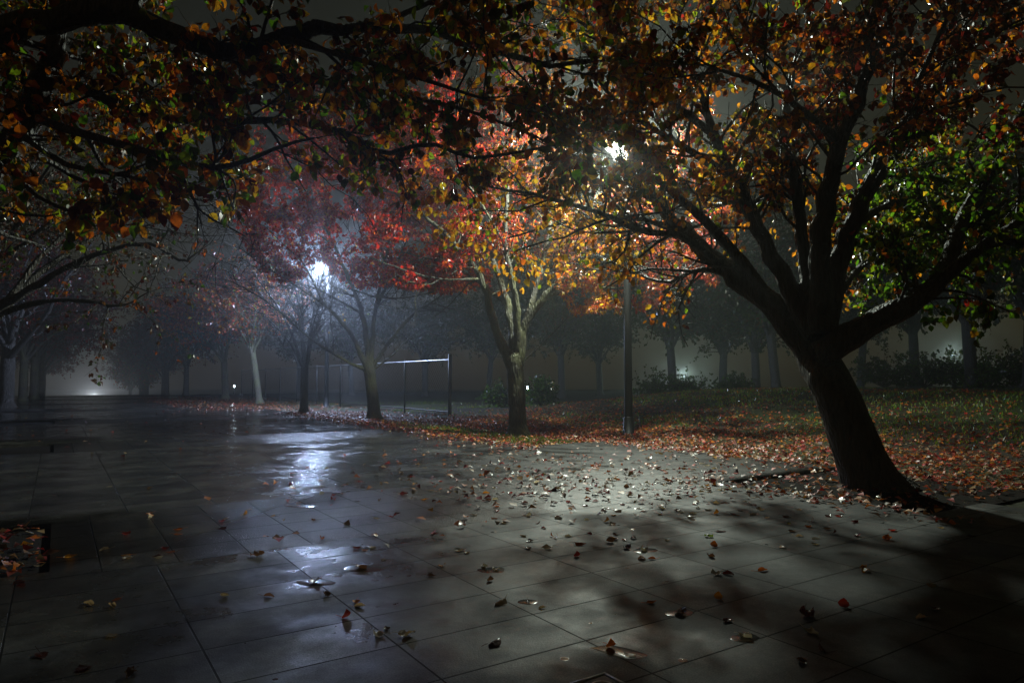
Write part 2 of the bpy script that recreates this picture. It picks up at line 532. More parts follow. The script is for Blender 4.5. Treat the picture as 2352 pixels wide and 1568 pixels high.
def leaves_mesh(kind, pos, dirs, nrm, size, cols):
    T, Fc = leaf_template(kind)
    Y = norm(dirs); Z = norm(nrm - (nrm * Y).sum(-1, keepdims=True) * Y); X = np.cross(Y, Z)
    n = len(pos)
    wid = rng.uniform(.8, 1.15, n)
    curl = rng.uniform(.2, 1.8, n)
    V = pos[:, None, :] + size[:, None, None] * (X[:, None, :] * T[None, :, 0, None] * wid[:, None, None] + Y[:, None, :] * T[None, :, 1, None] + Z[:, None, :] * T[None, :, 2, None] * curl[:, None, None])
    k = len(T)
    C = np.repeat(np.concatenate([cols, np.ones((n, 1))], 1), k, axis=0)
    base = np.arange(n) * k
    q = []; t = []
    for f in Fc:
        (q if len(f) == 4 else t).append(base[:, None] + np.array(f)[None, :])
    q = np.concatenate(q) if q else np.zeros((0, 4), int)
    t = np.concatenate(t) if t else np.zeros((0, 3), int)
    return V.reshape(-1, 3), C, q, t

# ------------------------------------------------------------------ trees
def smooth_line(P, m):
    P = np.asarray(P, float); n = len(P)
    ex = np.vstack([2 * P[0] - P[1], P, 2 * P[-1] - P[-2]])
    out = []
    for t in np.linspace(0, n - 1, m):
        i = min(int(t), n - 2); f = t - i
        p0, p1, p2, p3 = ex[i], ex[i + 1], ex[i + 2], ex[i + 3]
        out.append(.5 * (2 * p1 + (p2 - p0) * f + (2 * p0 - 5 * p1 + 4 * p2 - p3) * f * f + (3 * p1 - p0 - 3 * p2 + p3) * f ** 3))
    return np.array(out)

def shoots(P0, Dv, L, R0, m, wob=.25, up=0.0, taper=.25):
    """a batch of curved shoots, (N,m,3) and (N,m)"""
    N = len(P0)
    P = np.empty((N, m, 3)); P[:, 0] = P0
    d = norm(Dv)
    for i in range(1, m):
        d = norm(d + rng.normal(0, wob, (N, 3)) + np.array([0, 0, up]))
        P[:, i] = P[:, i - 1] + d * (L / (m - 1))[:, None]
    R = R0[:, None] * np.linspace(1, taper, m)[None, :]
    return P, R

def sprout(P, R, per, t0=.2, ang=.9, up=.25, tmax=1.0):
    """origins, directions, parent radii of children along a batch; per = mean count"""
    N, m, _ = P.shape
    cnt = rng.poisson(per, N) if np.ndim(per) == 0 else rng.poisson(per)
    idx = np.repeat(np.arange(N), cnt)
    t = rng.uniform(t0, tmax, len(idx)) * (m - 1)
    i = np.minimum(t.astype(int), m - 2); f = (t - i)[:, None]
    p = P[idx, i] * (1 - f) + P[idx, i + 1] * f
    r = R[idx, i] * (1 - f[:, 0]) + R[idx, i + 1] * f[:, 0]
    tg = norm(P[idx, i + 1] - P[idx, i])
    rp = rng.normal(0, 1, tg.shape); rp = norm(rp - (rp * tg).sum(-1, keepdims=True) * tg)
    d = norm(tg * math.cos(ang) + rp * math.sin(ang) + np.array([0, 0, up]))
    return p, d, r, t / (m - 1)

def fuse(src, dst, vox):
    """weld overlapping limbs into one skin and give it bark ridges"""
    tmp = src.build('tmp', M['bark'])
    md = tmp.modifiers.new('r', 'REMESH'); md.mode = 'VOXEL'; md.voxel_size = vox
    ms = tmp.modifiers.new('s', 'SMOOTH'); ms.factor = .5; ms.iterations = 5
    dg = bpy.context.evaluated_depsgraph_get(); dg.update()
    me = bpy.data.meshes.new_from_object(tmp.evaluated_get(dg))
    n = len(me.vertices); V = np.empty(n * 3, np.float32); me.vertices.foreach_get('co', V); V = V.reshape(-1, 3).astype(float)
    Nn = np.empty(n * 3, np.float32); me.vertices.foreach_get('normal', Nn); Nn = Nn.reshape(-1, 3).astype(float)
    polys = [list(p.vertices) for p in me.polygons]
    a = np.arctan2(Nn[:, 1], Nn[:, 0]); z = V[:, 2]
    ridge = np.zeros(n)
    for k, w in ((11, 1.0), (17, .8), (7, .7)):
        ridge += w * np.abs(np.sin(.5 * k * a + 1.7 * np.sin(z * (2.1 + .3 * k) + k) + .8 * np.sin(z * 9.0 + 3 * a)))
    ridge = ridge / 2.5 - .6
    lump = np.sin(V[:, 0] * 9 + z * 3) * np.sin(V[:, 1] * 8 - z * 2.3) * np.sin(z * 5)
    V += Nn * (ridge * .014 + lump * .010)[:, None]
    dst.add(V, [p for p in polys if len(p) == 4], [p for p in polys if len(p) == 3])
    bpy.data.objects.remove(tmp)

def make_tree(name, base, label, group, limbs, spec, bark='bark', cat='tree', extra_limbs=None):
    """limbs: list of (points, r0, r1); the first is the trunk."""
    base = np.asarray(base, float)
    root = empty(name, base, label, cat, group)
    wood = Geo(); tw = Geo(); thick = Geo()
    prim = []
    for li, (P, r0, r1) in enumerate(limbs):
        P = np.asarray(P, float)
        L = np.linalg.norm(np.diff(P, axis=0), axis=1).sum()
        m = max(8, int(L / .16)) if spec.get('fine', True) else 9
        S = smooth_line(P, m)
        amp = min(.02, .12 * r0)
        if li: S[1:] += rng.normal(0, amp, (m - 1, 3))
        tt = np.linspace(0, 1, m)
        R = r0 + (r1 - r0) * tt ** .8
        if li == 0:
            h = S[:, 2] - S[0, 2]
            R = R * (1 + .75 * np.exp(-h / .13))
        R = R * (1 + rng.normal(0, .03, m))
        if spec.get('fuse') and r0 > .034:
            if li == 0:
                # the bole runs on into the fork and closes there
                e = S[-1] - S[-2]; e = e / np.linalg.norm(e)
                S2 = np.vstack([S, S[-1] + e * .10, S[-1] + e * .22, S[-1] + e * .32]); R2 = np.concatenate([R, [R[-1] * .9, R[-1] * .66, R[-1] * .3]])
                thick.tubes(S2[None] - base, R2[None], 28, cap0=True)
            else:
                k_ = int((R > .026).sum()); k_ = max(k_, 3)
                thick.tubes(S[None, :k_] - base, R[None, :k_], 16, cap0=True)
                if k_ < m - 2: wood.tubes(S[None, k_ - 2:] - base, R[None, k_ - 2:] * np.linspace(.97, 1, m - k_ + 2)[None], 8)
        else:
            wood.tubes(S[None] - base, R[None], 14 if r0 > .1 else 9 if r0 > .04 else 6)
        if li: prim.append((S, R, L))
    # side branches of every limb
    A_P, A_D, A_R = [], [], []
    for S, R, L in prim:
        p, d, r, _ = sprout(S[None], R[None], spec['side'] * L, spec.get('t0', .3), spec.get('ang', .95), spec.get('up', .15))
        A_P.append(p); A_D.append(d); A_R.append(r)
        A_P.append(S[-1:]); A_D.append(norm(S[-1:] - S[-2:-1])); A_R.append(R[-1:])
    p, d, r = np.concatenate(A_P), np.concatenate(A_D), np.concatenate(A_R)
    n = len(p)
    L1 = rng.uniform(*spec['len1'], n)
    s1P, s1R = shoots(p, d, L1, np.minimum(r * .6, spec.get('r1', .018)) * rng.uniform(.7, 1.1, n), 7, spec.get('wob', .2), spec.get('grav', .03), .35)
    tw.tubes(s1P - base, s1R, 5)
    # second order
    p, d, r, t = sprout(s1P, s1R, spec['n2'], .15, .85, spec.get('up2', .1))
    L2 = rng.uniform(*spec['len2'], len(p))
    s2P, s2R = shoots(p, d, L2, np.minimum(r * .7, .006) * rng.uniform(.7, 1.1, len(p)), 5, .28, spec.get('grav2', .0), .4)
    tw.tubes(s2P - base, s2R, 4 if spec.get('fine', True) else 3, cap=False)
    if spec.get('n3', 0):
        p, d, r, t = sprout(s2P, s2R, spec['n3'], .2, .8, .05)
        L3 = rng.uniform(.08, .25, len(p)) * spec.get('k3', 1)
        s3P, s3R = shoots(p, d, L3, np.full(len(p), spec.get('r3', .0022)), 4, .3, 0, .5)
        tw.tubes(s3P - base, s3R, 3, cap=False)
    else:
        s3P, s3R = s2P, s2R
    # leaves
    V, Q, T3, C = [], [], [], []
    off = 0
    if spec['leaves'] > 0:
        for (PP, RR, w) in ((s3P, s3R, 1.0), (s2P, s2R, .6)):
            p, d, r, t = sprout(PP, RR, spec['leaves'] * w, .1, .9, -.1)
            keep = np.ones(len(p), bool)
            if 'keep' in spec: keep = spec['keep'](p)
            p, d = p[keep], d[keep]
            if not len(p): continue
            dd = norm(d * .55 + rng.normal(0, .4, d.shape) + np.array([0, 0, -spec.get('droop', .75)]))
            nn = rng.normal(0, 1, d.shape) + np.array([0, 0, .5])
            sz = rng.uniform(.65, 1.2, len(p)) * spec['size']
            cols = spec['col'](p)
            p = p + dd * (sz * .3)[:, None]
            v, c, q, t3 = leaves_mesh(spec['leaf'], p - base, dd, nn, sz, cols)
            V.append(v); C.append(c); Q.append(q + off); T3.append(t3 + off); off += len(v)
    if thick.n:
        fuse(thick, wood, spec['fuse'])
    trunk = wood.build('trunk', M[bark], root)
    twV = np.concatenate(tw.V); twf, ntw = tw.faces()
    nl = 0; faces = []
    if V:
        q = np.concatenate(Q).tolist(); t3 = np.concatenate(T3).tolist()
        faces = q + t3; nl = len(faces)
        allV = np.concatenate(V + [twV]); allC = np.concatenate(C + [np.tile([[.05, .04, .03, 1]], (len(twV), 1))])
    else:
        allV = twV; allC = np.tile([[.05, .04, .03, 1]], (len(twV), 1))
    nv = len(allV) - len(twV)
    faces += [[i + nv for i in f] for f in twf]
    mi = np.concatenate([np.zeros(nl, int), np.ones(ntw, int)])
    sm = np.concatenate([np.zeros(nl, bool), np.ones(ntw, bool)])
    mesh_from('crown', allV, faces, [M['leaf'], M[bark]], root, sm, mi, allC)
    return root, nl

LEAFN = []
def dl(pts):
    """list of (x, y, depth) in the studied enlargement -> world points"""
    return [dat(*p) for p in pts]

PEARS_R = 'pear trees along the right edge of the paving'
PEARS_L = 'pear trees along the left side of the paving'

# --- the big leaning tree
b1 = dgp(2000, 1128); y1 = b1[1]
b1[2] = 0
T1 = [
    (np.vstack([[b1 + [0.05, 0, -.05]], dl([(1985, 1070, y1), (1952, 985, y1), (1915, 895, y1), (1880, 830, y1 + .25), (1862, 785, y1 + .3)])]), .235, .20),
    (dl([(1870, 810, y1 + .25), (1760, 690, y1 + .55), (1650, 605, y1 + 1.0), (1560, 515, y1 + 1.5), (1470, 420, y1 + 2.0), (1400, 365, y1 + 2.3), (1320, 300, y1 + 2.5)]), .16, .03),
    (dl([(1845, 770, y1 + .35), (1735, 640, y1 + .6), (1640, 530, y1 + .8), (1560, 455, y1 + .9), (1470, 390, y1 + .9), (1350, 330, y1 + .8)]), .09, .02),
    (dl([(1655, 608, y1 + .95), (1570, 545, y1 + .6), (1480, 530, y1 + .2), (1380, 490, y1 - .3), (1250, 450, y1 - .2), (1130, 430, y1)]), .05, .012),
    (dl([(1585, 542, y1 + 1.3), (1440, 495, y1 + 1.2), (1300, 510, y1 + 1.3), (1170, 545, y1 + 1.2)]), .035, .01),
    (dl([(1690, 635, y1 + .8), (1600, 618, y1 + 1.1), (1540, 648, y1 + 1.5), (1470, 630, y1 + 1.8), (1390, 595, y1 + 2.0)]), .038, .01),
    (dl([(1875, 770, y1 + .1), (1800, 640, y1 + .3), (1740, 520, y1 + .4), (1690, 420, y1 + .5), (1640, 310, y1 + .5), (1600, 190, y1 + .4), (1550, 60, y1 + .3)]), .11, .03),
    (dl([(1882, 760, y1), (1850, 600, y1 + .3), (1832, 450, y1 + .4), (1800, 330, y1 + .4), (1812, 200, y1 + .3), (1860, 40, y1 + .1), (1880, -200, y1)]), .085, .025),
    (dl([(1890, 760, y1), (1882, 610, y1 - .1), (1900, 460, y1 - .2), (1930, 330, y1 - .4), (1985, 180, y1 - .6), (2010, 10, y1 - .8), (2020, -250, y1 - 1)]), .125, .03),
    (dl([(1895, 750, y1 + .1), (1935, 570, y1 + .2), (2010, 410, y1 + .1), (2085, 280, y1), (2165, 180, y1 - .1), (2270, 70, y1 - .2), (2400, -100, y1 - .3)]), .12, .03),
    (dl([(1880, 815, y1), (1960, 765, y1 - .1), (2060, 712, y1 - .2), (2150, 650, y1 - .2), (2195, 560, y1 - .1), (2235, 450, y1), (2310, 320, y1), (2390, 180, y1)]), .15, .04),
    (dl([(2150, 655, y1 - .2), (2250, 570, y1 - .5), (2380, 480, y1 - .8), (2520, 420, y1 - 1)]), .07, .02),
    (dl([(1960, 520, y1 + .2), (2040, 470, y1 + .8), (2120, 460, y1 + 1.4), (2200, 490, y1 + 1.8)]), .05, .012),
    (dl([(1935, 570, y1 + .2), (1990, 540, y1 + .9), (2050, 540, y1 + 1.5), (2140, 560, y1 + 2.0)]), .045, .012),
    (dl([(1895, 740, y1 + .1), (1950, 640, y1 + .7), (2020, 580, y1 + 1.3), (2110, 540, y1 + 1.9), (2180, 530, y1 + 2.3)]), .05, .012),
    (dl([(2010, 410, y1 + .1), (2060, 400, y1 + .9), (2120, 420, y1 + 1.6), (2200, 400, y1 + 2.1)]), .045, .012),
    (dl([(1740, 520, y1 + .4), (1700, 470, y1 + 1), (1640, 470, y1 + 1.6), (1560, 480, y1 + 2.2)]), .045, .012),
    (dl([(1690, 420, y1 + .5), (1560, 330, y1 + .6), (1430, 250, y1 + .5), (1330, 130, y1 + .3)]), .05, .014),
    (dl([(1640, 310, y1 + .5), (1500, 200, y1 + .2), (1400, 100, y1 - .1), (1290, 20, y1 - .3)]), .045, .014),
    (dl([(1810, 210, y1 + .3), (1740, 120, y1 - .2), (1690, 10, y1 - .5)]), .04, .014),
    (dl([(1930, 330, y1 - .4), (1840, 250, y1 - .9), (1740, 190, y1 - 1.3), (1640, 160, y1 - 1.7)]), .045, .012),
    (dl([(2085, 280, y1), (2120, 160, y1 - .7), (2180, 40, y1 - 1.2)]), .04, .014),
]
def col_t1(p):
    n = len(p)
    ph = np.stack([512 + F * p[:, 0] / p[:, 1], 379 - F * (p[:, 2] - CAM_H) / p[:, 1]], -1) / K
    a = pick(rng, n, {'orange': 2.4, 'amber': 4, 'darkred': 1.2, 'yellow': 2.8, 'brown': 2.2, 'lime': 1.5, 'olive': 2.2, 'red': .3})
    gold = pick(rng, n, {'amber': 3, 'yellow': 5, 'orange': 1.5, 'lime': 1})
    grn = pick(rng, n, {'green': 6, 'dkgreen': 2, 'lime': 2.4, 'olive': 1.6, 'yellow': .8, 'orange': .3})
    wgold = sstep((2.6 - p[:, 0]) / 1.2) * sstep((3.6 - p[:, 2]) / .8)
    wgrn = sstep((ph[:, 0] - 1880) / 130) * sstep((ph[:, 1] - 170) / 260) * .95
    out = a
    out = np.where((rng.random(n) < wgold)[:, None], gold, out)
    dull = pick(rng, n, {'brown': 3, 'darkred': 3, 'orange': 2, 'amber': 1.2, 'olive': 1})  # darker leaf colours painted in where the upper right crown gets less light
    wshade = sstep((ph[:, 0] - 1700) / 250) * sstep((430 - ph[:, 1]) / 150) * .9
    out = np.where((rng.random(n) < wshade)[:, None], dull, out)
    out = np.where((rng.random(n) < wgrn)[:, None], grn, out)
    return out
def keep_t1(p):
    px = 512 + F * p[:, 0] / p[:, 1]; py = 379 - F * (p[:, 2] - CAM_H) / p[:, 1]
    gap = (px - 618) ** 2 + (py - 146) ** 2 < 11 ** 2
    low = (px > 690) & (px < 830) & (py > 262)
    thin = (px > 455) & (px < 705) & (py > 186 + 16 * np.sin(px * .06)) & (rng.random(len(p)) > .34)
    thin2 = (px > 640) & (px < 800) & (py > 205) & (rng.random(len(p)) > .5)
    front = (px > 735) & (px < 880) & (py > 115) & (p[:, 1] < y1 + .25) & (rng.random(len(p)) > .3)
    return ~gap & ~low & ~thin & ~thin2 & ~front
spec1 = dict(fuse=.016, keep=keep_t1, side=5.6, t0=.22, len1=(.5, 1.25), r1=.02, n2=8.5, len2=(.14, .42), n3=1.8, leaves=3.7, size=.076, leaf='near', col=col_t1, droop=.8, grav=.02)
_, n = make_tree('pear_tree', b1, 'big leaning pear tree with thick forked dark trunk in a soil pit of the paving', PEARS_R, T1, spec1)
print('big tree leaf faces', n)

# --- the tree whose trunk is just outside the left edge, its boughs overhang the picture
bx, by = uv2xy(5.33, -.78)
bL = np.array([bx, by, 0.0])
T2 = [
    ([bL + [0, 0, -.05], bL + [-.03, .02, .8], bL + [.02, 0, 1.5], bL + [.1, 0, 1.85]], .20, .17),
    (np.vstack([[bL + [.02, 0, 1.45]], dl([(-150, 560, 4.05), (-40, 400, 4.15), (40, 300, 4.25), (95, 200, 4.35), (135, 90, 4.45), (160, -60, 4.5)])]), .12, .05),
    (np.vstack([[bL + [.05, 0, 1.7]], dl([(-170, 240, 4.0), (0, 78, 4.0), (120, 48, 4.05), (250, 18, 4.1), (370, 62, 4.15), (480, 105, 4.2), (565, 130, 4.25), (640, 85, 4.35), (730, 68, 4.45), (860, 62, 4.6), (1000, 74, 4.75), (1100, 102, 4.9), (1190, 136, 5.0), (1290, 150, 5.2), (1370, 138, 5.3)])]), .10, .014),
    (dl([(250, 18, 4.1), (330, -30, 4.1), (480, -120, 4.0), (700, -220, 3.9)]), .08, .03),
    (dl([(60, 262, 4.27), (200, 310, 4.1), (330, 345, 4.0), (430, 375, 3.95), (500, 384, 3.9), (570, 368, 3.9), (650, 330, 3.95), (720, 318, 4.0)]), .032, .008),
    (dl([(100, 175, 4.36), (200, 205, 4.5), (330, 262, 4.55), (520, 282, 4.6), (646, 275, 4.65), (799, 309, 4.7), (877, 354, 4.75), (987, 328, 4.8), (1082, 360, 4.85), (1177, 352, 4.95), (1290, 330, 5.1)]), .038, .009),
    (dl([(480, 105, 4.2), (600, 170, 4.5), (760, 190, 4.8), (900, 215, 5.0), (1050, 245, 5.2), (1200, 300, 5.3), (1330, 360, 5.4)]), .03, .008),
    (dl([(640, 85, 4.35), (800, 130, 4.0), (960, 180, 3.8), (1120, 230, 3.7)]), .024, .008),
    (dl([(0, 330, 4.2), (90, 360, 4.5), (200, 420, 4.8), (300, 470, 5.0)]), .03, .008),
    (dl([(40, 300, 4.25), (140, 370, 3.9), (270, 400, 3.7), (350, 420, 3.6)]), .024, .007),
    (dl([(135, 90, 4.45), (260, 120, 4.9), (420, 160, 5.3), (600, 200, 5.6)]), .03, .01),
    (dl([(860, 62, 4.6), (980, 10, 4.4), (1120, -40, 4.2)]), .025, .01),
    (dl([(500, 384, 3.9), (515, 420, 3.9), (528, 460, 3.9)]), .008, .004),
    (dl([(-60, 420, 4.15), (-20, 520, 4.6), (80, 560, 5.0)]), .03, .008),
    (dl([(330, 345, 4.0), (390, 400, 4.2), (440, 430, 4.3)]), .012, .005),
    (dl([(200, 310, 4.1), (250, 400, 4.4), (330, 450, 4.6)]), .016, .006),
    (dl([(0, 330, 4.2), (60, 430, 4.0), (150, 480, 3.9), (230, 500, 3.9)]), .02, .006),
    (dl([(500, 384, 3.9), (540, 420, 3.95), (535, 470, 3.95)]), .008, .004),
    (dl([(0, 78, 4.0), (100, 110, 4.4), (260, 160, 4.8), (380, 220, 5.0), (470, 300, 5.1)]), .03, .008),
]
def col_t2(p):
    return pick(rng, len(p), {'orange': 2.6, 'amber': 3.0, 'darkred': 1.6, 'brown': 1.6, 'green': 2.4, 'lime': 1.8, 'yellow': 1.6, 'olive': 1.2})
def keep_t2(p):
    px = (512 + F * p[:, 0] / p[:, 1]) / K; py = (379 - F * (p[:, 2] - CAM_H) / p[:, 1]) / K
    gap = (px * K - 618) ** 2 + (py * K - 146) ** 2 < 11 ** 2
    lim = np.interp(px, [-400, 0, 250, 380, 455, 500, 560, 600, 750, 900, 1000, 1200, 1500], [620, 570, 550, 500, 395, 490, 490, 385, 385, 470, 450, 470, 420])
    return (py < lim) & ~gap
spec2 = dict(fuse=.014, side=4.8, t0=.12, len1=(.3, .85), r1=.012, n2=7.0, len2=(.1, .32), n3=1.5, leaves=4.2, size=.066, leaf='near', col=col_t2, droop=.8, keep=keep_t2, grav=-.01)
_, n = make_tree('pear_tree', bL, 'nearest pear tree, its trunk left of the view, orange and green boughs overhanging the top', PEARS_L, T2, spec2)
print('overhang leaf faces', n)

# --- orange tree by the lamp post
b3 = dgp(1190, 1000); y3 = b3[1]; b3[2] = 0
T3_ = [
    (np.vstack([[b3 + [0, 0, -.05]], dl([(1189, 960, y3), (1186, 900, y3), (1183, 830, y3)])]), .172, .16),
    (dl([(1178, 850, y3), (1135, 745, y3), (1105, 640, y3 - .2), (1040, 555, y3 - .3), (960, 480, y3 - .4), (880, 430, y3 - .5)]), .11, .02),
    (dl([(1182, 840, y3), (1166, 700, y3 + .2), (1130, 590, y3 + .5), (1085, 470, y3 + .8), (1030, 350, y3 + 1)]), .10, .02),
    (dl([(1186, 830, y3), (1186, 700, y3 - .2), (1160, 560, y3 - .3), (1165, 420, y3 - .3), (1150, 260, y3 - .2), (1140, 100, y3)]), .09, .02),
    (dl([(1192, 835, y3), (1205, 745, y3), (1252, 680, y3 - .1), (1315, 615, y3 - .2), (1380, 545, y3 - .3), (1470, 460, y3 - .4), (1530, 380, y3 - .5)]), .105, .02),
    (dl([(1186, 820, y3), (1225, 680, y3 + .4), (1260, 540, y3 + .7), (1280, 400, y3 + .9), (1300, 250, y3 + 1)]), .08, .02),
    (dl([(1205, 826, y3), (1260, 775, y3), (1330, 700, y3 + .1)]), .016, .006),
    (dl([(1166, 700, y3 + .2), (1090, 640, y3 + .8), (1010, 600, y3 + 1.2), (930, 580, y3 + 1.5)]), .05, .012),
    (dl([(1252, 680, y3 - .1), (1340, 660, y3 + .5), (1440, 660, y3 + 1), (1540, 640, y3 + 1.4), (1620, 600, y3 + 1.6)]), .045, .01),
    (dl([(1315, 615, y3 - .2), (1420, 620, y3 - .6), (1500, 600, y3 - .9), (1570, 560, y3 - 1.0)]), .035, .01),
    (dl([(1260, 540, y3 + .7), (1380, 440, y3 + 1), (1480, 360, y3 + 1.2), (1560, 250, y3 + 1.3)]), .04, .01),
    (dl([(1105, 640, y3 - .2), (1010, 640, y3 - .7), (930, 620, y3 - 1), (850, 590, y3 - 1.2)]), .035, .01),
    (dl([(1160, 560, y3 - .3), (1080, 430, y3 - .9), (990, 330, y3 - 1.2), (900, 260, y3 - 1.4)]), .035, .01),
    (dl([(1085, 470, y3 + .8), (980, 420, y3 + 1), (880, 360, y3 + 1.2), (800, 300, y3 + 1.3)]), .035, .01),
]
def col_t3(p):
    n = len(p); px = (512 + F * p[:, 0] / p[:, 1]) / K
    a = pick(rng, n, {'red': 6, 'crimson': 2, 'orange': 2, 'pink': .8}) * [1.2, 1, 1]
    b = pick(rng, n, {'orange': 5, 'amber': 2, 'red': 3, 'pink': 1.6})
    c = pick(rng, n, {'amber': 4, 'yellow': 2.4, 'orange': 3, 'pink': .6})
    d = pick(rng, n, {'orange': 3, 'pink': 3.4, 'red': 2, 'amber': .6})
    out = np.where((rng.random(n) < sstep((px - 1060) / 140))[:, None], b, a)
    out = np.where((rng.random(n) < sstep((px - 1200) / 90))[:, None], c, out)
    out = np.where((rng.random(n) < sstep((px - 1400) / 90))[:, None], d, out)
    return out
def keep_t3(p):
    px = (512 + F * p[:, 0] / p[:, 1]) / K; py = (379 - F * (p[:, 2] - CAM_H) / p[:, 1]) / K
    lim = np.interp(px, [700, 850, 1000, 1080, 1180, 1280, 1320, 1400, 1480, 1580, 1660], [560, 640, 670, 660, 600, 650, 720, 710, 730, 700, 640])
    gap = (px * K - 618) ** 2 + (py * K - 146) ** 2 < 10 ** 2
    return (py < lim) & ~gap
spec3 = dict(fuse=.018, side=5.2, t0=.3, len1=(.6, 1.3), r1=.018, n2=6.0, len2=(.18, .5), n3=1.6, leaves=9.0, size=.086, leaf='mid', col=col_t3, keep=keep_t3, droop=.7)
_, n = make_tree('pear_tree', b3, 'orange and red leaved pear tree with a lit forked trunk left of the lamp post', PEARS_R, T3_, spec3, 'bark_moss')
print('orange tree', n)

# --- red tree with bare lower limbs in front of the bright lamp
b4 = dgp(860, 962); y4 = b4[1]; b4[2] = 0
T4_ = [
    (np.vstack([[b4 + [0, 0, -.05]], dl([(858, 930, y4), (853, 885, y4), (848, 845, y4)])]), .165, .15),
    (dl([(842, 850, y4), (790, 825, y4 - .2), (710, 775, y4 - .5), (630, 705, y4 - .8), (560, 660, y4 - 1), (515, 640, y4 - 1.1)]), .055, .010),
    (dl([(845, 845, y4), (800, 760, y4 - .2), (745, 700, y4 - .4), (670, 650, y4 - .6), (600, 605, y4 - .8), (545, 565, y4 - 1)]), .075, .010),
    (dl([(848, 840, y4), (832, 720, y4), (800, 640, y4), (765, 560, y4 - .1), (720, 480, y4 - .2), (660, 400, y4 - .3)]), .085, .015),
    (dl([(850, 840, y4), (862, 710, y4), (885, 600, y4 + .2), (905, 470, y4 + .3), (910, 330, y4 + .3)]), .08, .018),
    (dl([(853, 845, y4), (890, 790, y4), (950, 720, y4 - .1), (1010, 680, y4 - .2), (1080, 600, y4 - .3)]), .075, .012),
    (dl([(856, 850, y4), (900, 815, y4), (960, 760, y4 + .4), (1040, 730, y4 + .8)]), .035, .008),
    (dl([(832, 720, y4), (780, 690, y4 + .6), (720, 660, y4 + 1), (650, 640, y4 + 1.3)]), .045, .010),
    (dl([(800, 660, y4), (870, 682, y4 - .7), (950, 680, y4 - 1.1), (1040, 655, y4 - 1.4)]), .035, .010),
    (dl([(862, 710, y4), (930, 560, y4 + .7), (980, 450, y4 + 1), (1020, 350, y4 + 1.2)]), .05, .012),
    (dl([(765, 560, y4 - .1), (700, 520, y4 - .6), (640, 500, y4 - 1.0), (590, 470, y4 - 1.2)]), .03, .008),
    (dl([(885, 600, y4 + .2), (820, 470, y4 + .6), (760, 370, y4 + .8), (700, 310, y4 + 1)]), .045, .012),
    (dl([(905, 470, y4 + .3), (960, 350, y4), (1010, 240, y4 - .3)]), .04, .012),
    (dl([(745, 700, y4 - .4), (700, 610, y4 - .9), (650, 560, y4 - 1.2), (610, 520, y4 - 1.4)]), .03, .008),
]
def col_t4(p):
    n = len(p); px = (512 + F * p[:, 0] / p[:, 1]) / K
    a = pick(rng, n, {'red': 6, 'crimson': 3, 'darkred': .8, 'orange': 1.2})
    b = pick(rng, n, {'red': 6, 'orange': 2.8, 'crimson': 1.2, 'darkred': .3})
    return np.clip(np.where((rng.random(n) < sstep((px - 820) / 200))[:, None], b, a) * [1.35, 1.8, .8], 0, .8)
def keep_t4(p):
    px = (512 + F * p[:, 0] / p[:, 1]) / K; py = (379 - F * (p[:, 2] - CAM_H) / p[:, 1]) / K
    lim = np.interp(px, [480, 560, 620, 680, 735, 800, 900, 1000, 1100], [400, 560, 640, 640, 590, 660, 650, 670, 660])
    pr = np.where(px < 740, np.where(py > 500, .30, .8), 1.0)
    gap = (px * K - 319) ** 2 + (py * K - 270) ** 2 < 12 ** 2
    return (py < lim) & ~gap & (rng.random(len(p)) < pr)
spec4 = dict(fuse=.018, side=5.2, t0=.22, len1=(.6, 1.6), r1=.018, n2=7.0, len2=(.2, .6), n3=1.4, r3=.003, leaves=20.0, size=.105, leaf='mid', col=col_t4, keep=keep_t4, droop=.7)
_, n = make_tree('pear_tree', b4, 'red leaved pear tree with bare lower limbs crossing in front of the cold bright lamp', PEARS_R, T4_, spec4, 'bark_moss')
print('red tree', n)

# --- generic vase shaped tree
def vase(base, h, rad, nl, fork, r0, lean=(0, 0), lift=1.0):
    base = np.asarray(base, float)
    ln = np.array([lean[0], lean[1], 0.0])
    tp = base + np.array([0, 0, fork]) + ln * fork
    L = [([base + [0, 0, -.1], base + ln * fork * .5 + [0, 0, fork * .5], tp], r0, r0 * .88)]
    a0 = rng.uniform(0, 6.28)
    for i in range(nl):
        a = a0 + i * 2.399 + rng.normal(0, .2)
        w = (i + .5) / nl
        rr = rad * (.25 + .75 * w) * rng.uniform(.8, 1.1)
        hh = (h - fork) * (1.0 - .62 * w * w) * rng.uniform(.85, 1.05) * lift
        e = tp + ln * h * .2 + np.array([math.cos(a) * rr, math.sin(a) * rr, hh])
        mid = tp + np.array([math.cos(a) * rr * .35, math.sin(a) * rr * .35, hh * .45])
        s = tp + np.array([0, 0, -.25 - .2 * rng.random()])
        rl = r0 * rng.uniform(.32, .5)
        L.append(([s, mid, e], rl, rl * .15))
        for k in range(2):
            a2 = a + rng.normal(0, .9); f = rng.uniform(.3, .6)
            st = s * (1 - f) + e * f
            e2 = st + np.array([math.cos(a2), math.sin(a2), .55]) * rad * rng.uniform(.3, .5)
            L.append(([st, (st + e2) / 2 + [0, 0, .15], e2], rl * .45, rl * .1))
    return L

def gcol(w):
    return lambda p: pick(rng, len(p), w)

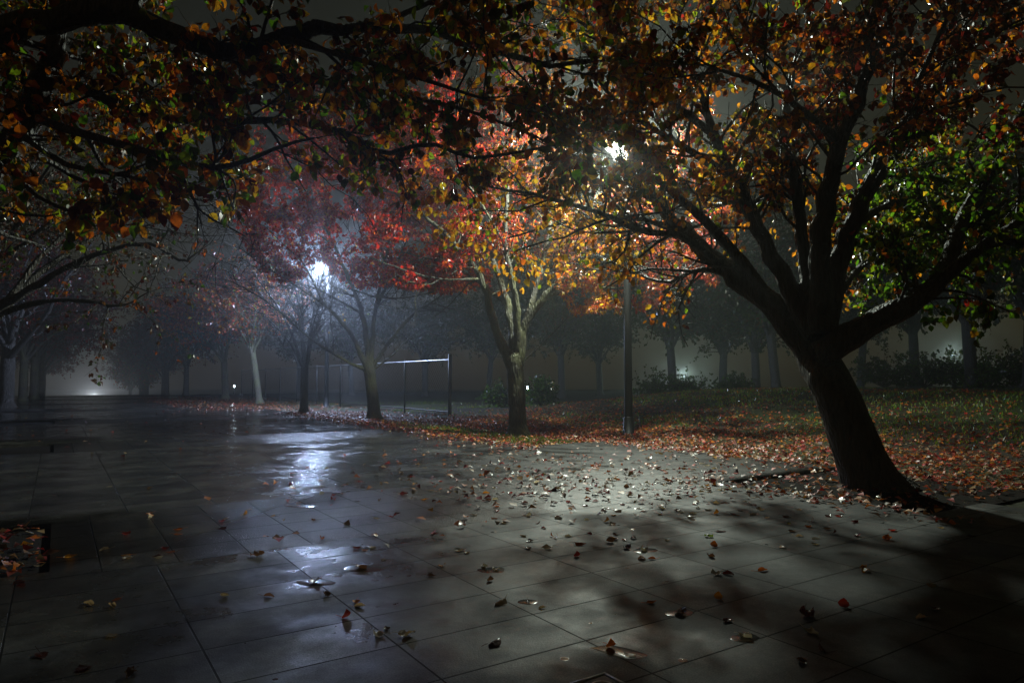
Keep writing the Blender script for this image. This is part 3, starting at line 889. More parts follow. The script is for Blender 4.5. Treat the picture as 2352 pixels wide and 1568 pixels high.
b5 = dgp(698, 946); b5[2] = 0
sp = dict(fine=False, side=2.6, len1=(.7, 1.6), r1=.02, n2=7, len2=(.25, .7), n3=1.6, r3=.004, k3=1.6, leaves=.05, size=.08, leaf='far', col=gcol({'yellow': 1, 'lime': 1}), t0=.25)
make_tree('pear_tree', b5, 'bare twiggy pear tree standing just in front of the cold bright lamp', PEARS_R, vase(b5, 6.2, 2.7, 9, 1.7, .14), sp, 'bark')
b6 = dgp(597, 926); b6[2] = 0
sp = dict(fine=False, side=2.2, len1=(.7, 1.7), r1=.025, n2=6, len2=(.3, .8), n3=0, leaves=2.6, size=.12, leaf='far', col=lambda p: np.clip(pick(rng, len(p), {'pink': 3, 'amber': 1.4, 'orange': 2, 'lime': .5}) * 1.4, 0, .85), t0=.25)
make_tree('pear_tree', b6, 'slim pale trunked pear tree with thin leaves lit from the right', PEARS_R, vase(b6, 7.0, 3.0, 9, 2.6, .145, (-.16, 0)), sp, 'bark_pale')
b7 = dgp(518, 914); b7[2] = 0
sp = dict(fine=False, side=2.2, len1=(.8, 1.8), r1=.03, n2=6, len2=(.35, .9), n3=0, leaves=8.5, size=.15, leaf='far', col=lambda p: np.clip(pick(rng, len(p), {'pink': 3, 'red': 5, 'orange': 3, 'amber': 1}) * 1.5, 0, .85), t0=.2)
proto_pink, _ = make_tree('pear_tree', b7, 'pinkish red leaved pear tree with a leaning pale trunk in the haze', PEARS_R, vase(b7, 7.6, 3.4, 9, 2.3, .19, (-.06, 0)), sp, 'bark_pale')

# far dim trees of the right row: copies of one
bq = np.array([*uv2xy(53, 7.6), 0.0]); bq[2] = float(H(bq[0], bq[1]))
sp = dict(fine=False, side=2.2, len1=(.8, 1.9), r1=.03, n2=6, len2=(.35, .9), n3=0, leaves=6, size=.16, leaf='far', col=gcol({'darkred': 3, 'brown': 3, 'red': 1, 'olive': 1}), t0=.2)
far_r, _ = make_tree('pear_tree', bq, 'dim brown pear tree next beyond the pinkish red one in the hazy row', PEARS_R, vase(bq, 7.5, 3.4, 9, 2.0, .19), sp, 'bark')
FAR_LABEL_R = 'dark hazy pear tree at the far end of the right row'
for i, (u, v) in enumerate([(60, 7.2), (67, 7.8), (75, 7.3), (84, 7.6), (94, 7.4)]):
    o = copy_tree(far_r)
    x, y = uv2xy(u, v); o.location = (x, y, float(H(x, y)))
    o.rotation_euler = (0, 0, 1.3 * i + .6); s_ = rng.uniform(.88, 1.08); o.scale = (s_, s_, s_)
    o['label'] = FAR_LABEL_R

# --- left row
b8 = np.array([*uv2xy(12.6, -1.15), 0.0]); y8 = b8[1]
T8 = vase(b8, 6.6, 3.6, 9, 1.7, .2)
T8 += [
    (dl([(-120, 760, y8), (20, 690, y8 - .3), (140, 620, y8 - .6), (260, 570, y8 - .8), (350, 560, y8 - .9), (420, 600, y8 - 1), (450, 580, y8 - 1)]), .07, .009),
    (dl([(-120, 770, y8), (60, 700, y8 + .3), (180, 690, y8 + .3), (280, 700, y8 + .2), (350, 665, y8 + .1)]), .06, .008),
    (dl([(20, 690, y8 - .3), (120, 560, y8), (220, 510, y8 + .3), (320, 530, y8 + .5)]), .05, .01),
]
def keep_t8(p):
    px = 512 + F * p[:, 0] / p[:, 1]; py = 379 - F * (p[:, 2] - CAM_H) / p[:, 1]
    return ~((px > 150) & (py < 222)) & (px < 204) & (rng.random(len(p)) < np.where(px > 120, .55, 1))
sp = dict(keep=keep_t8, fuse=.02, side=2.8, len1=(.5, 1.3), r1=.016, n2=6, len2=(.2, .5), n3=1.2, r3=.003, leaves=3.4, size=.075, leaf='mid', col=gcol({'brown': 3, 'darkred': 2, 'olive': 2, 'green': 1.2, 'orange': 1}), t0=.2)
_, n = make_tree('pear_tree', b8, 'dark pear tree at the left edge with low twiggy branches reaching over the far paving', PEARS_L, T8, sp)
print('left tree', n)
b9 = dgp(14, 938); b9[2] = 0; y9 = b9[1]
T9 = vase(b9, 7.0, 3.4, 8, 2.6, .25) + [
    (dl([(12, 830, y9), (60, 775, y9 - .4), (110, 715, y9 - .8), (150, 640, y9 - 1.2), (210, 560, y9 - 1.4)]), .14, .03)]
sp = dict(fine=False, side=2.4, len1=(.7, 1.6), r1=.025, n2=6, len2=(.3, .7), n3=0, leaves=6, size=.12, leaf='far', col=gcol({'brown': 3, 'darkred': 2, 'red': 1, 'olive': 1}), t0=.2)
make_tree('pear_tree', b9, 'thick dark trunked pear tree with a steep right limb at the far left', PEARS_L, T9, sp)
b10 = dgp(52, 922); b10[2] = 0
sp = dict(fine=False, side=2.2, len1=(.8, 1.7), r1=.03, n2=6, len2=(.35, .8), n3=0, leaves=6, size=.14, leaf='far', col=gcol({'darkred': 3, 'brown': 2, 'red': 2}), t0=.2)
far_l, _ = make_tree('pear_tree', b10, 'grey trunked pear tree just behind the thick dark trunk at the far left', PEARS_L, vase(b10, 7.2, 3.6, 9, 2.3, .2), sp, 'bark_moss')
FAR_LABEL_L = 'dim hazy pear tree at the far end of the left row'
for i, (u, v) in enumerate([(46, -1.0), (53, -.8), (60, -1.2), (68, -.9), (77, -1.1)]):
    o = copy_tree(far_l)
    x, y = uv2xy(u, v); o.location = (x, y, float(H(x, y)))
    o.rotation_euler = (0, 0, 1.7 * i + .4); s_ = rng.uniform(.9, 1.1); o.scale = (s_, s_, s_)
    o['label'] = FAR_LABEL_L

# small bushy tree before the greenish far lamp
bs = np.array([*at(143, 394, 62)]); bs[2] = float(H(bs[0], bs[1]))
sp = dict(fine=False, side=2.0, len1=(.6, 1.3), r1=.03, n2=5, len2=(.3, .7), n3=0, leaves=1.2, size=.14, leaf='far', col=gcol({'olive': 2, 'pink': 1.5, 'lime': 1}), t0=.2)
make_tree('small_tree', bs, 'small multi stemmed tree lit by the greenish far lamp on the left', None, vase(bs, 4.2, 2.6, 10, .5, .12), sp, 'bark_pale')

# --- dark park trees behind the lawn
PARK = 'dark park trees behind the lawn'
bp = np.array([*at(973, 398, 27)]); bp[2] = float(H(bp[0], bp[1]))
sp = dict(fine=False, side=2.4, len1=(.8, 1.8), r1=.03, n2=6, len2=(.4, .9), n3=0, leaves=6.0, size=.17, leaf='far', col=gcol({'dkgreen': 4, 'olive': 2, 'brown': .6}), t0=.12)
park1, n = make_tree('park_tree', bp, 'dark evergreen tree with a sturdy trunk just right of the small hanging lamp', PARK, vase(bp, 9.0, 4.2, 10, 2.7, .24, (-.05, 0), .9), sp, 'bark_dark')
bp2 = np.array([*at(777, 398, 29)]); bp2[2] = float(H(bp2[0], bp2[1]))
park2, n = make_tree('park_tree', bp2, 'dark tree with a slightly leaning trunk just left of the big leaning trunk', PARK, vase(bp2, 9.5, 4.2, 10, 2.6, .2, (-.09, 0), .9), sp, 'bark_dark')
spots = [
    (park1, 916, 31, 'slender dark tree left of the small hanging lamp with a low side branch'),
    (park2, 860, 33, 'dark tree trunk right beside the low blue lamp behind the lawn'),
    (park1, 757, 32, 'thin dark trunk standing close to the leaning one behind the lawn'),
    (park2, 674, 34, 'dark tree in front of the pale green glow right of the lamp post'),
    (park1, 722, 38, 'dark tree between the green glow and the close pair of trunks'),
    (park2, 562, 40, 'dark hazy tree between the orange tree and the lamp post'),
    (park1, 600, 47, 'faint tree in the haze behind the lamp post'),
    (park2, 488, 46, 'faint tree in the haze behind the orange tree, left of its trunk'),
    (park1, 425, 44, 'faint tree in the haze behind the near fence panel'),
    (park2, 352, 48, 'faint tree in the haze behind the fence and the red tree'),
    (park1, 1030, 24, 'dark tree mass at the right edge of the lawn'),
    (park2, 1100, 28, 'dark tree crown past the right edge, above the hedge'),
    (park1, 300, 58, 'faint tree in the blue haze under the cold bright lamp'),
    (park2, 815, 44, 'faint tree behind the big leaning trunk in the haze'),
]
for i, (src, px, Y, lab) in enumerate(spots):
    o = copy_tree(src)
    q = at(px, 398, Y); o.location = (q[0], q[1], float(H(q[0], q[1])))
    o.rotation_euler = (0, 0, 2.1 * i + .7); s_ = rng.uniform(.85, 1.12); o.scale = (s_, s_, s_ * rng.uniform(.95, 1.1))
    o['label'] = lab

# --- shrubs of the hedge line
def shrub(px, Y, w, h, label, cols):
    q = at(px, 398, Y); base = np.array([q[0], q[1], float(H(q[0], q[1]))])
    root = empty('shrub', base, label, 'shrub', 'shrubs behind the lawn')
    st = Geo()
    n = 46
    P0 = rng.normal(0, 1, (n, 3)) * [.012, .012, 0]
    Dv = np.stack([rng.normal(0, .6, n) * w * .75, rng.normal(0, .7, n), np.full(n, 1.0)], -1)
    P, R = shoots(P0, Dv, rng.uniform(.5, 1.0, n) * h, np.full(n, .012), 6, .2, .05, .3)
    st.tubes(P, R, 4)
    p, d, r, t = sprout(P, R, 7, .25, .9, .1)
    s2, r2 = shoots(p, d, rng.uniform(.15, .45, len(p)), np.full(len(p), .004), 4, .3, 0, .5)
    st.tubes(s2, r2, 3, cap=False)
    st.build('stem', M['bark'], root)
    p, d, r, t = sprout(s2, r2, 9, .1, 1.0, .2)
    v, c, q_, t3 = leaves_mesh('far', p, norm(d + rng.normal(0, .6, d.shape)), rng.normal(0, 1, d.shape) + [0, 0, .8], rng.uniform(.06, .13, len(p)), pick(rng, len(p), cols))
    mesh_from('foliage', v, q_, M['leaf'], root, False, None, c)
HG = {'dkgreen': 3, 'olive': 2, 'green': 1.2}
shrub(660, 30, 3.0, 1.7, 'rounded green shrub in the pale green glow right of the lamp post', HG)
shrub(690, 31, 2.6, 1.5, 'lower dark shrub at the right of the one in the green glow', HG)
shrub(735, 30, 3.2, 1.2, 'low dark shrub before the close pair of trunks', HG)
shrub(885, 29, 2.8, 1.8, 'dark shrub right of the low blue lamp', HG)
shrub(925, 28, 3.2, 1.8, 'broad dark shrub below the small hanging lamp', HG)
shrub(955, 31, 2.4, 2.0, 'green topped shrub lit by the small hanging lamp', {'green': 3, 'lime': 1, 'olive': 1})
shrub(990, 27, 3.0, 1.8, 'green shrub right of the sturdy dark trunk', {'green': 3, 'olive': 2, 'lime': .6})
shrub(1022, 25, 2.8, 1.9, 'dark shrub cut by the right edge of the view', HG)
shrub(540, 24, 1.4, 1.0, 'small dark bush behind the orange tree trunk', HG)
shrub(500, 26, 1.6, .9, 'small dim bush left of the orange tree trunk', HG)

# ------------------------------------------------------------------ lamps
def lamp(name, base, top, label, m_glass, globe_r=.14, pole_r=.085, group='street lamps', cat='street lamp', arm=(0, 0), hood=True):
    base = np.asarray(base, float); h = top
    root = empty(name, base, label, cat, group)
    g = Geo()
    zs = np.linspace(0, h - .18, 9)
    g.tubes(np.stack([0 * zs, 0 * zs, zs], -1)[None], (pole_r * (1 - .25 * zs / h))[None], 16)
    pole = g.build('pole', M['steel'], root)
    g = Geo(); g.lathe((0, 0, 0), [(pole_r * 1.9, 0), (pole_r * 1.9, .03), (pole_r * 1.35, .05), (pole_r * 1.25, .35), (pole_r * 1.02, .38)], 16)
    g.build('base_collar', M['steel'], root)
    g = Geo(); ax, ay = arm
    A = smooth_line([(0, 0, h - .3), (ax * .2, ay * .2, h - .02), (ax * .6, ay * .6, h + .13), (ax, ay, h + .16)], 10) if (ax or ay) else np.array([[0, 0, h - .25], [0, 0, h - .2], [0, 0, h - .16]])
    g.tubes(A[None], np.full((1, len(A)), .03), 8)
    g.build('arm', M['steel'], root)
    hd = Geo()
    if ax or ay:
        hd.lathe((ax, ay, h), [(.02, globe_r + .10), (globe_r * .9, globe_r + .04), (globe_r * 1.02, globe_r * .8), (globe_r * .9, globe_r * .72)], 18)
    else:
        hd.lathe((0, 0, h), [(globe_r * .9, -globe_r - .02), (globe_r * .75, -globe_r * .9), (globe_r * .5, -globe_r * .8)], 18)
    head = hd.build('lamp_head', M['steel'], root)
    bm = Geo()
    nlat, nlon = 7, 12
    prof = [(globe_r * math.sin(a), -globe_r * math.cos(a)) for a in np.linspace(.05, math.pi - .05, nlat)]
    bm.lathe((ax, ay, h), prof, nlon)
    bm.build('globe', M['glass'], head)
    col, st = m_glass
    L = bpy.data.lights.new('lamp_bulb', 'POINT'); L.shadow_soft_size = globe_r * .92
    L.energy = st * 4 * math.pi ** 2 * globe_r ** 2; L.color = col
    lo = bpy.data.objects.new('lamp_bulb', L); COL.objects.link(lo); lo.parent = root; lo.location = (ax, ay, h)
    return root

bB = dgp(1444, 1000); bB[2] = 0
hB = dat(1418, 335, bB[1] - .9)
lamp('street_lamp', bB, hB[2], 'dark street lamp post at the leaf bed, its lamp shining through the orange leaves', ((.88, 1.0, .86), LAMP_B), .12, .085, arm=(hB[0] - bB[0], -.9))
bA = dgp(749, 935); bA[2] = 0
hA = dat(733, 620, bA[1] - .5)
lamp('street_lamp', bA, hA[2], 'street lamp with a cold blazing light behind the bare trees', ((.52, .66, 1.0), LAMP_A), .21, .085, arm=(hA[0] - bA[0], -.5))
def far_lamp(dx, dy, Y, label, r=.16, m_=LAMP_FAR, col=(.72, 1.0, .90)):
    q = dat(dx, dy, Y); z0 = float(H(q[0], q[1]))
    lamp('street_lamp', (q[0], q[1], z0), q[2] - z0, label, (col, m_), r, .06)
far_lamp(330, 850, 72, 'tiny greenish far lamp shining through the small multi stemmed tree', .10, 260.0)
far_lamp(215, 910, 98, 'unseen low lamp added beyond the dip at far left for the pale glow', .16, 3800.0, (.86, .92, 1.0))  # hidden lamp added below the crest to make the fog glow there
far_lamp(2186, 811, 52, 'small far lamp hanging bright left of the sturdy dark trunk', .06)
far_lamp(1568, 862, 60, 'far lamp half hidden by the dark tree in the green glow', .08)
def bollard(dx, dy, Y, label, r=.07):
    q = dat(dx, dy, Y); z0 = float(H(q[0], q[1])); h = max(.5, q[2] - z0)
    root = empty('bollard_light', (q[0], q[1], z0), label, 'bollard light', 'low lights in the park')
    g = Geo(); g.lathe((0, 0, 0), [(.10, 0), (.10, .04), (.07, .06), (.07, h - .09), (.05, h - .085)], 14); g.build('post', M['steel'], root)
    g = Geo(); g.lathe((0, 0, 0), [(.055, h - .085), (r, h - .05), (r, h + .05), (.055, h + .07)], 12); g.build('lens', M['lamp_low'], root)
    g = Geo(); g.lathe((0, 0, 0), [(.09, h + .072), (.09, h + .10), (.02, h + .12)], 14); g.build('cap', M['steel'], root)
bollard(1953, 890, 38, 'low bluish light beside the big leaning trunk', .06)
bollard(1212, 889, 44, 'tiny low light just right of the orange tree trunk', .03)
bollard(538, 886, 60, 'tiny low light left of the slim pale trunk', .045)

# ------------------------------------------------------------------ fence
def fence():
    A = dgp(1033, 958); Bp = at(235, 392, 46.0)
    A = A[:2]; Bp = Bp[:2]
    L = np.linalg.norm(Bp - A); d = (Bp - A) / L
    root = empty('chain_link_fence', (A[0], A[1], 0), 'long dark chain link fence with a pale top rail behind the pear trees', 'fence')
    hgt = 1.72
    step = 3.2; n = int(L / step)
    for i in range(n + 1):
        p = d * step * i
        g = Geo(); r = .055 if i == 0 else .028
        h = hgt + (.12 if i == 0 else .02)
        zs = np.array([-.1, h * .5, h])
        g.tubes(np.stack([p[0] + 0 * zs, p[1] + 0 * zs, zs], -1)[None], np.full((1, 3), r), 10)
        g.build('post', M['dark_post'], root)
    e = d * step * n
    for nm, z, r in (('top_rail', hgt - .05, .024), ('bottom_rail', .16, .02)):
        g = Geo(); t = np.linspace(0, 1, 12)
        g.tubes(np.stack([e[0] * t, e[1] * t, z + 0 * t], -1)[None], np.full((1, 12), r), 8)
        g.build(nm, M['galv'] if nm == 'top_rail' else M['dark_post'], root)
    g = Geo(); ln = step * n; sp_ = .14
    P = []
    z0, z1 = .18, hgt - .07; hh = z1 - z0
    for s_ in np.arange(-hh, ln, sp_):
        for sg in (1, -1):
            a, b = s_, s_ + hh
            za, zb = (z0, z1) if sg > 0 else (z1, z0)
            if a < 0: za += (0 - a) * (1 if sg > 0 else -1); a = 0
            if b > ln: zb -= (b - ln) * (1 if sg > 0 else -1); b = ln
            P.append([[d[0] * a, d[1] * a, za], [d[0] * b, d[1] * b, zb]])
    g.tubes(np.array(P), np.full((len(P), 2), .0022), 3, cap=False)
    g.build('wire_mesh', M['wire'], root)
fence()

# ------------------------------------------------------------------ fallen leaves
def fallen_mesh(kind, seed):
    r_ = np.random.default_rng(seed)
    nu, nv = 12, 8
    V = []; Fq = []
    for i in range(nu + 1):
        t = i / nu
        w = .40 * (math.sin(math.pi * min(1, t ** .78)) ** .8) * (1 - .25 * t) if 0 < t < 1 else 0.004
        for j in range(nv + 1):
            s = (j / nv - .5) * 2
            x = s * w * (1 + .05 * r_.normal()); y = t - .45
            edge = abs(s)
            if kind == 'flat': z = .03 + .05 * edge * w + .03 * math.sin(5 * t + seed)
            elif kind == 'cup': z = .02 + .75 * (x * x) * 1.6 + .45 * (y * y)
            elif kind == 'tent': z = .26 - .62 * abs(x) - .25 * y * y
            elif kind == 'roll':
                th = s * w * 6.5; x = .15 * math.sin(th); z = .16 - .15 * math.cos(th) + .05 * t
            elif kind == 'stand':
                th = t * 2.3; y2 = -.25 + .34 * math.sin(th); z = .03 + .38 * (1 - math.cos(th)) * .9 + .4 * x * x; y = y2
            else:
                z = .12 + .10 * math.sin(7 * t + 2 * s + seed) + .16 * edge * edge * (1 if s > 0 else .3) + .05 * r_.normal() * edge
            z += .015 * r_.normal()
            V.append((x, y, max(.006, z)))
    for i in range(nu):
        for j in range(nv):
            a = i * (nv + 1) + j
            Fq.append([a, a + 1, a + nv + 2, a + nv + 1])
    # stalk
    c0 = nv // 2
    p0 = np.array(V[c0]); ang = r_.uniform(-.8, .8)
    P = smooth_line([p0 + [0, .03, 0], p0 + [.12 * math.sin(ang), -.2, .10 * r_.random() + .03], p0 + [.35 * math.sin(ang), -.5, .02 + .25 * r_.random() * r_.random()]], 7)
    P[:, 2] = np.maximum(P[:, 2], .02)
    g = Geo(); g.add(V, Fq); g.tubes(P[None], np.linspace(.018, .012, 7)[None], 5)
    Vv = np.concatenate(g.V); f, _ = g.faces()
    me_o = mesh_from('fallen_leaf', Vv, f, M['fallen'], smooth=True)
    me = me_o.data
    bpy.data.objects.remove(me_o)
    return me
KINDS = ['flat', 'cup', 'tent', 'roll', 'stand', 'crumple']
FM = {k: [fallen_mesh(k, 10 * i + s) for s in range(3)] for i, k in enumerate(KINDS)}
FC = {'red': (.26, .022, .014), 'darkred': (.085, .012, .010), 'orange': (.42, .105, .012), 'amber': (.48, .20, .015), 'brown': (.12, .055, .028),
      'tan': (.34, .26, .17), 'pale': (.50, .45, .38), 'green': (.14, .22, .02)}
SAID = {'red': 'red', 'darkred': 'dark red', 'orange': 'orange', 'amber': 'yellow orange', 'brown': 'brown', 'tan': 'tan', 'pale': 'pale', 'green': 'yellow green'}
HOW = {'flat': 'flat', 'cup': 'cupped', 'tent': 'arched', 'roll': 'rolled up', 'stand': 'upturned', 'crumple': 'crumpled'}
placed = []
first_leaf = [None]
def leaf_thing(x, y, kind, colour, size, label, group=None, rz=None, z=None):
    me = FM[kind][rng.integers(3)]
    if first_leaf[0] is None:
        o = bpy.data.objects.new('fallen_leaf', me); first_leaf[0] = o
    else:
        o = first_leaf[0].copy(); o.data = me
    COL.objects.link(o)
    for k_ in ('label', 'group', 'category'):
        if k_ in o: del o[k_]
    u = U2[0] * x + U2[1] * y; v = V2[0] * x + V2[1] * y
    zz = float(H(x, y)) + (PAVE_Z if bool(in_pave(u, v)) else PAVE_Z - .004 if bool(in_pit(u, v)) else .012)
    o.location = (x, y, (zz if z is None else z) + .001)
    o.rotation_euler = (rng.normal(0, .06), rng.normal(0, .06), rng.uniform(0, 6.28) if rz is None else rz)
    o.scale = (size * rng.uniform(.85, 1.1), size, size)
    c = np.clip(np.array(FC[colour]) * rng.uniform(.8, 1.2), 0, .8)
    o.color = (*c, 1)
    tag(o, label, 'leaf', group)
    placed.append((x, y))
    return o

GL = 'fallen leaves lying on the wet paving'
AUTH = [  # x, y in the studied enlargement, kind, colour, size, label
    (1496, 1380, 'cup', 'orange', .060, 'small round orange leaf alone on a bright slab, right of the dark shadow'),
    (1138, 1475, 'tent', 'darkred', .075, 'glossy dark red arched leaf with a long curled stalk near the bottom of the paving'),
    (1402, 1484, 'stand', 'orange', .075, 'rusty orange upturned leaf at the left end of the long pale puddle'),
    (1447, 1500, 'flat', 'tan', .060, 'flat tan leaf lying inside the long pale puddle'),
    (795, 1415, 'stand', 'red', .075, 'orange red leaf standing upright on the joint left of the brown stain'),
    (1563, 1405, 'crumple', 'brown', .085, 'crumpled red brown leaf sitting in a pale ring of water'),
    (1670, 1422, 'cup', 'darkred', .060, 'round dark red leaf just right of the leaf in the pale ring'),
    (1650, 1370, 'stand', 'amber', .065, 'amber leaf balanced upright with a looping stalk above the dark red round one'),
    (1855, 1410, 'crumple', 'darkred', .105, 'large dark red crumpled clump of leaf on the slabs at the right'),
    (1938, 1388, 'stand', 'red', .075, 'orange red peaked leaf right of the large dark red clump'),
    (1712, 1458, 'crumple', 'pale', .065, 'silvery crumpled leaf in a faint round puddle'),
    (1863, 1449, 'crumple', 'pale', .065, 'silvery crumpled leaf with bright drops below the dark red clump'),
    (1885, 1492, 'stand', 'darkred', .085, 'long dark red leaf leaning up in the shade at the lower right'),
    (1842, 1517, 'crumple', 'brown', .060, 'small wet brown leaf below the long dark red one'),
    (1212, 1378, 'roll', 'brown', .045, 'short rolled dark leaf in a pale oval water ring'),
    (1245, 1392, 'roll', 'tan', .045, 'narrow tan rolled leaf just under the pale oval ring'),
    (1325, 1274, 'stand', 'red', .070, 'bright red upturned leaf above the oval ring, casting a shadow'),
    (1112, 1300, 'crumple', 'pale', .065, 'shiny pale crumpled leaf at the left of a bright wet slab corner'),
    (1138, 1304, 'crumple', 'tan', .055, 'shiny tan crumpled leaf touching the pale one at the bright slab corner'),
    (828, 1300, 'crumple', 'brown', .080, 'dark wet leaf in the upper of the two bluish puddles'),
    (722, 1333, 'crumple', 'darkred', .085, 'dark wet leaf in the brightest bluish puddle'),
    (818, 1255, 'cup', 'red', .070, 'orange red leaf at the right edge of the lamp glare'),
    (838, 1258, 'flat', 'orange', .055, 'small rust leaf touching the orange red one in the lamp glare'),
    (516, 1364, 'crumple', 'tan', .060, 'tan crumpled leaf left of the bluish puddles'),
    (617, 1365, 'roll', 'brown', .065, 'brown boat shaped leaf with a long stalk between the tan leaf and the puddles'),
    (750, 1362, 'crumple', 'brown', .060, 'brown leaf just below the brightest bluish puddle'),
    (204, 1384, 'roll', 'tan', .085, 'big curled tan leaf below the dark tree pit'),
    (258, 1387, 'roll', 'tan', .070, 'curled tan leaf right beside the big one below the tree pit'),
    (268, 1372, 'flat', 'orange', .060, 'dim orange leaf behind the two curled tan ones'),
    (818, 1378, 'cup', 'orange', .050, 'small orange leaf on top of a brown pair'),
    (825, 1388, 'roll', 'tan', .065, 'long tan curled leaf under the small orange one'),
    (868, 1456, 'crumple', 'pale', .070, 'pale leaf at the left end of the brown stain'),
    (932, 1455, 'crumple', 'tan', .080, 'tan ragged leaf in the middle of the brown stain'),
    (888, 1440, 'cup', 'brown', .045, 'small brown leaf between the two leaves of the stain'),
    (1126, 1330, 'stand', 'brown', .055, 'thin brown leaf standing on edge below the bright slab corner'),
    (1015, 1296, 'crumple', 'amber', .055, 'mustard leaf with a thin upright stalk left of the bright slab corner'),
    (990, 1318, 'cup', 'brown', .060, 'dull brown leaf below the mustard one'),
    (1440, 1255, 'crumple', 'brown', .080, 'olive brown leaf beside the round puddle at mid paving'),
    (1480, 1260, 'crumple', 'pale', .070, 'glittering pale leaf in the round puddle at mid paving'),
    (1455, 1232, 'tent', 'darkred', .070, 'round dark red leaf above the round puddle at mid paving'),
    (1278, 1232, 'stand', 'orange', .070, 'bright orange red leaf leaning up at mid paving'),
    (1217, 1238, 'cup', 'darkred', .065, 'dark red leaf left of the bright orange red leaning one'),
    (1645, 1176, 'stand', 'amber', .080, 'golden leaf standing up on the slabs before the leaning tree'),
    (1857, 1205, 'cup', 'orange', .070, 'clean orange leaf on the slabs below the tree pit'),
    (1916, 1221, 'stand', 'darkred', .060, 'dark red leaf right of the clean orange one'),
    (1968, 1226, 'crumple', 'darkred', .065, 'second dark red leaf farther right of the clean orange one'),
    (1964, 1195, 'tent', 'red', .075, 'bright red arched leaf near the shadow edge of the trunk'),
    (1902, 1181, 'cup', 'darkred', .065, 'deep red leaf at the left of a touching pair by the tree pit'),
    (1926, 1181, 'cup', 'red', .065, 'scarlet leaf at the right of a touching pair by the tree pit'),
    (2050, 1214, 'cup', 'red', .075, 'red leaf near the black trunk shadow'),
    (2037, 1234, 'crumple', 'orange', .085, 'rusty ragged leaf just below the red one by the trunk shadow'),
    (1812, 1199, 'crumple', 'green', .055, 'yellow green leaf at the end of a dark slab joint'),
    (1640, 1250, 'stand', 'orange', .070, 'rust orange upturned leaf below the long dark joint'),
    (1627, 1228, 'crumple', 'green', .065, 'olive yellow leaf above the rust orange upturned one'),
    (1645, 1315, 'crumple', 'pale', .080, 'pale ragged leaf joined to a dark one on the right hand slabs'),
    (1672, 1314, 'roll', 'darkred', .075, 'dark rolled leaf joined to the pale ragged one'),
    (2140, 1340, 'flat', 'brown', .080, 'dim brown leaf deep in the trunk shadow'),
    (2115, 1415, 'roll', 'tan', .070, 'tan curled leaf at the edge of the trunk shadow'),
    (2148, 1396, 'cup', 'darkred', .065, 'glossy dark red leaf above the tan one at the trunk shadow'),
    (510, 1193, 'cup', 'red', .075, 'red leaf above another on the slabs left of the lamp glare'),
    (510, 1211, 'tent', 'darkred', .080, 'deep red leaf under the red one left of the lamp glare'),
    (378, 1256, 'cup', 'red', .075, 'red leaf in a small heap on the dark slabs right of the tree pit'),
    (392, 1263, 'flat', 'orange', .065, 'orange leaf in the small heap right of the tree pit'),
    (362, 1272, 'flat', 'darkred', .060, 'dark red leaf at the front of the small heap right of the tree pit'),
    (290, 1222, 'cup', 'red', .085, 'broad red leaf between the tree pit and the small heap'),
    (345, 1186, 'stand', 'pale', .055, 'tiny pale leaf standing upright on the dark slabs'),
    (410, 1212, 'cup', 'orange', .070, 'orange leaf above the small heap on the dark slabs'),
    (408, 1222, 'flat', 'orange', .060, 'orange brown leaf directly under the orange one on the dark slabs'),
    (290, 1270, 'flat', 'amber', .065, 'dull yellow leaf on a slab joint right of the tree pit'),
    (292, 1278, 'roll', 'tan', .080, 'long pale tan leaf under the dull yellow one'),
    (240, 1258, 'roll', 'tan', .075, 'tan curled leaf halfway between the pit and the dull yellow leaf'),
    (160, 1275, 'cup', 'amber', .080, 'brownish amber leaf close to the tree pit edge'),
    (590, 1272, 'crumple', 'brown', .090, 'big dark brown leaf on the joint left of the lamp glare'),
    (640, 1234, 'crumple', 'brown', .085, 'wet brown leaf glinting in the lamp glare'),
    (678, 1222, 'tent', 'brown', .085, 'brown arched leaf on the diagonal joint in the lamp glare'),
    (652, 1190, 'roll', 'tan', .060, 'thin tan leaf at the left side of the lamp glare'),
    (766, 1133, 'cup', 'red', .080, 'small orange red leaf in the bright lamp glare'),
    (925, 1132, 'crumple', 'darkred', .11, 'dark red ragged leaf right of the lamp glare'),
    (975, 1143, 'cup', 'amber', .075, 'yellow leaf right of the dark red ragged one'),
    (30, 1310, 'stand', 'orange', .085, 'orange leaf curling up out of the dark tree pit'),
    (45, 1335, 'tent', 'red', .080, 'pinkish red leaf at the front corner of the tree pit'),
    (95, 1500, 'flat', 'darkred', .085, 'dark red leaf in the black lower left corner of the paving'),
    (190, 1530, 'flat', 'darkred', .080, 'second dark red leaf in the black lower left corner, nearer the edge'),
    (300, 1545, 'crumple', 'brown', .070, 'wet dark leaf at the very bottom of the paving on the left'),
    (255, 1455, 'flat', 'tan', .070, 'thin tan leaf in the dark below the curled tan pair'),
]
for (x, y, k, c, s, lab) in AUTH:
    q = dgp(x, y + 4, PAVE_Z)
    leaf_thing(q[0], q[1], k, c, s * .88, lab, GL)

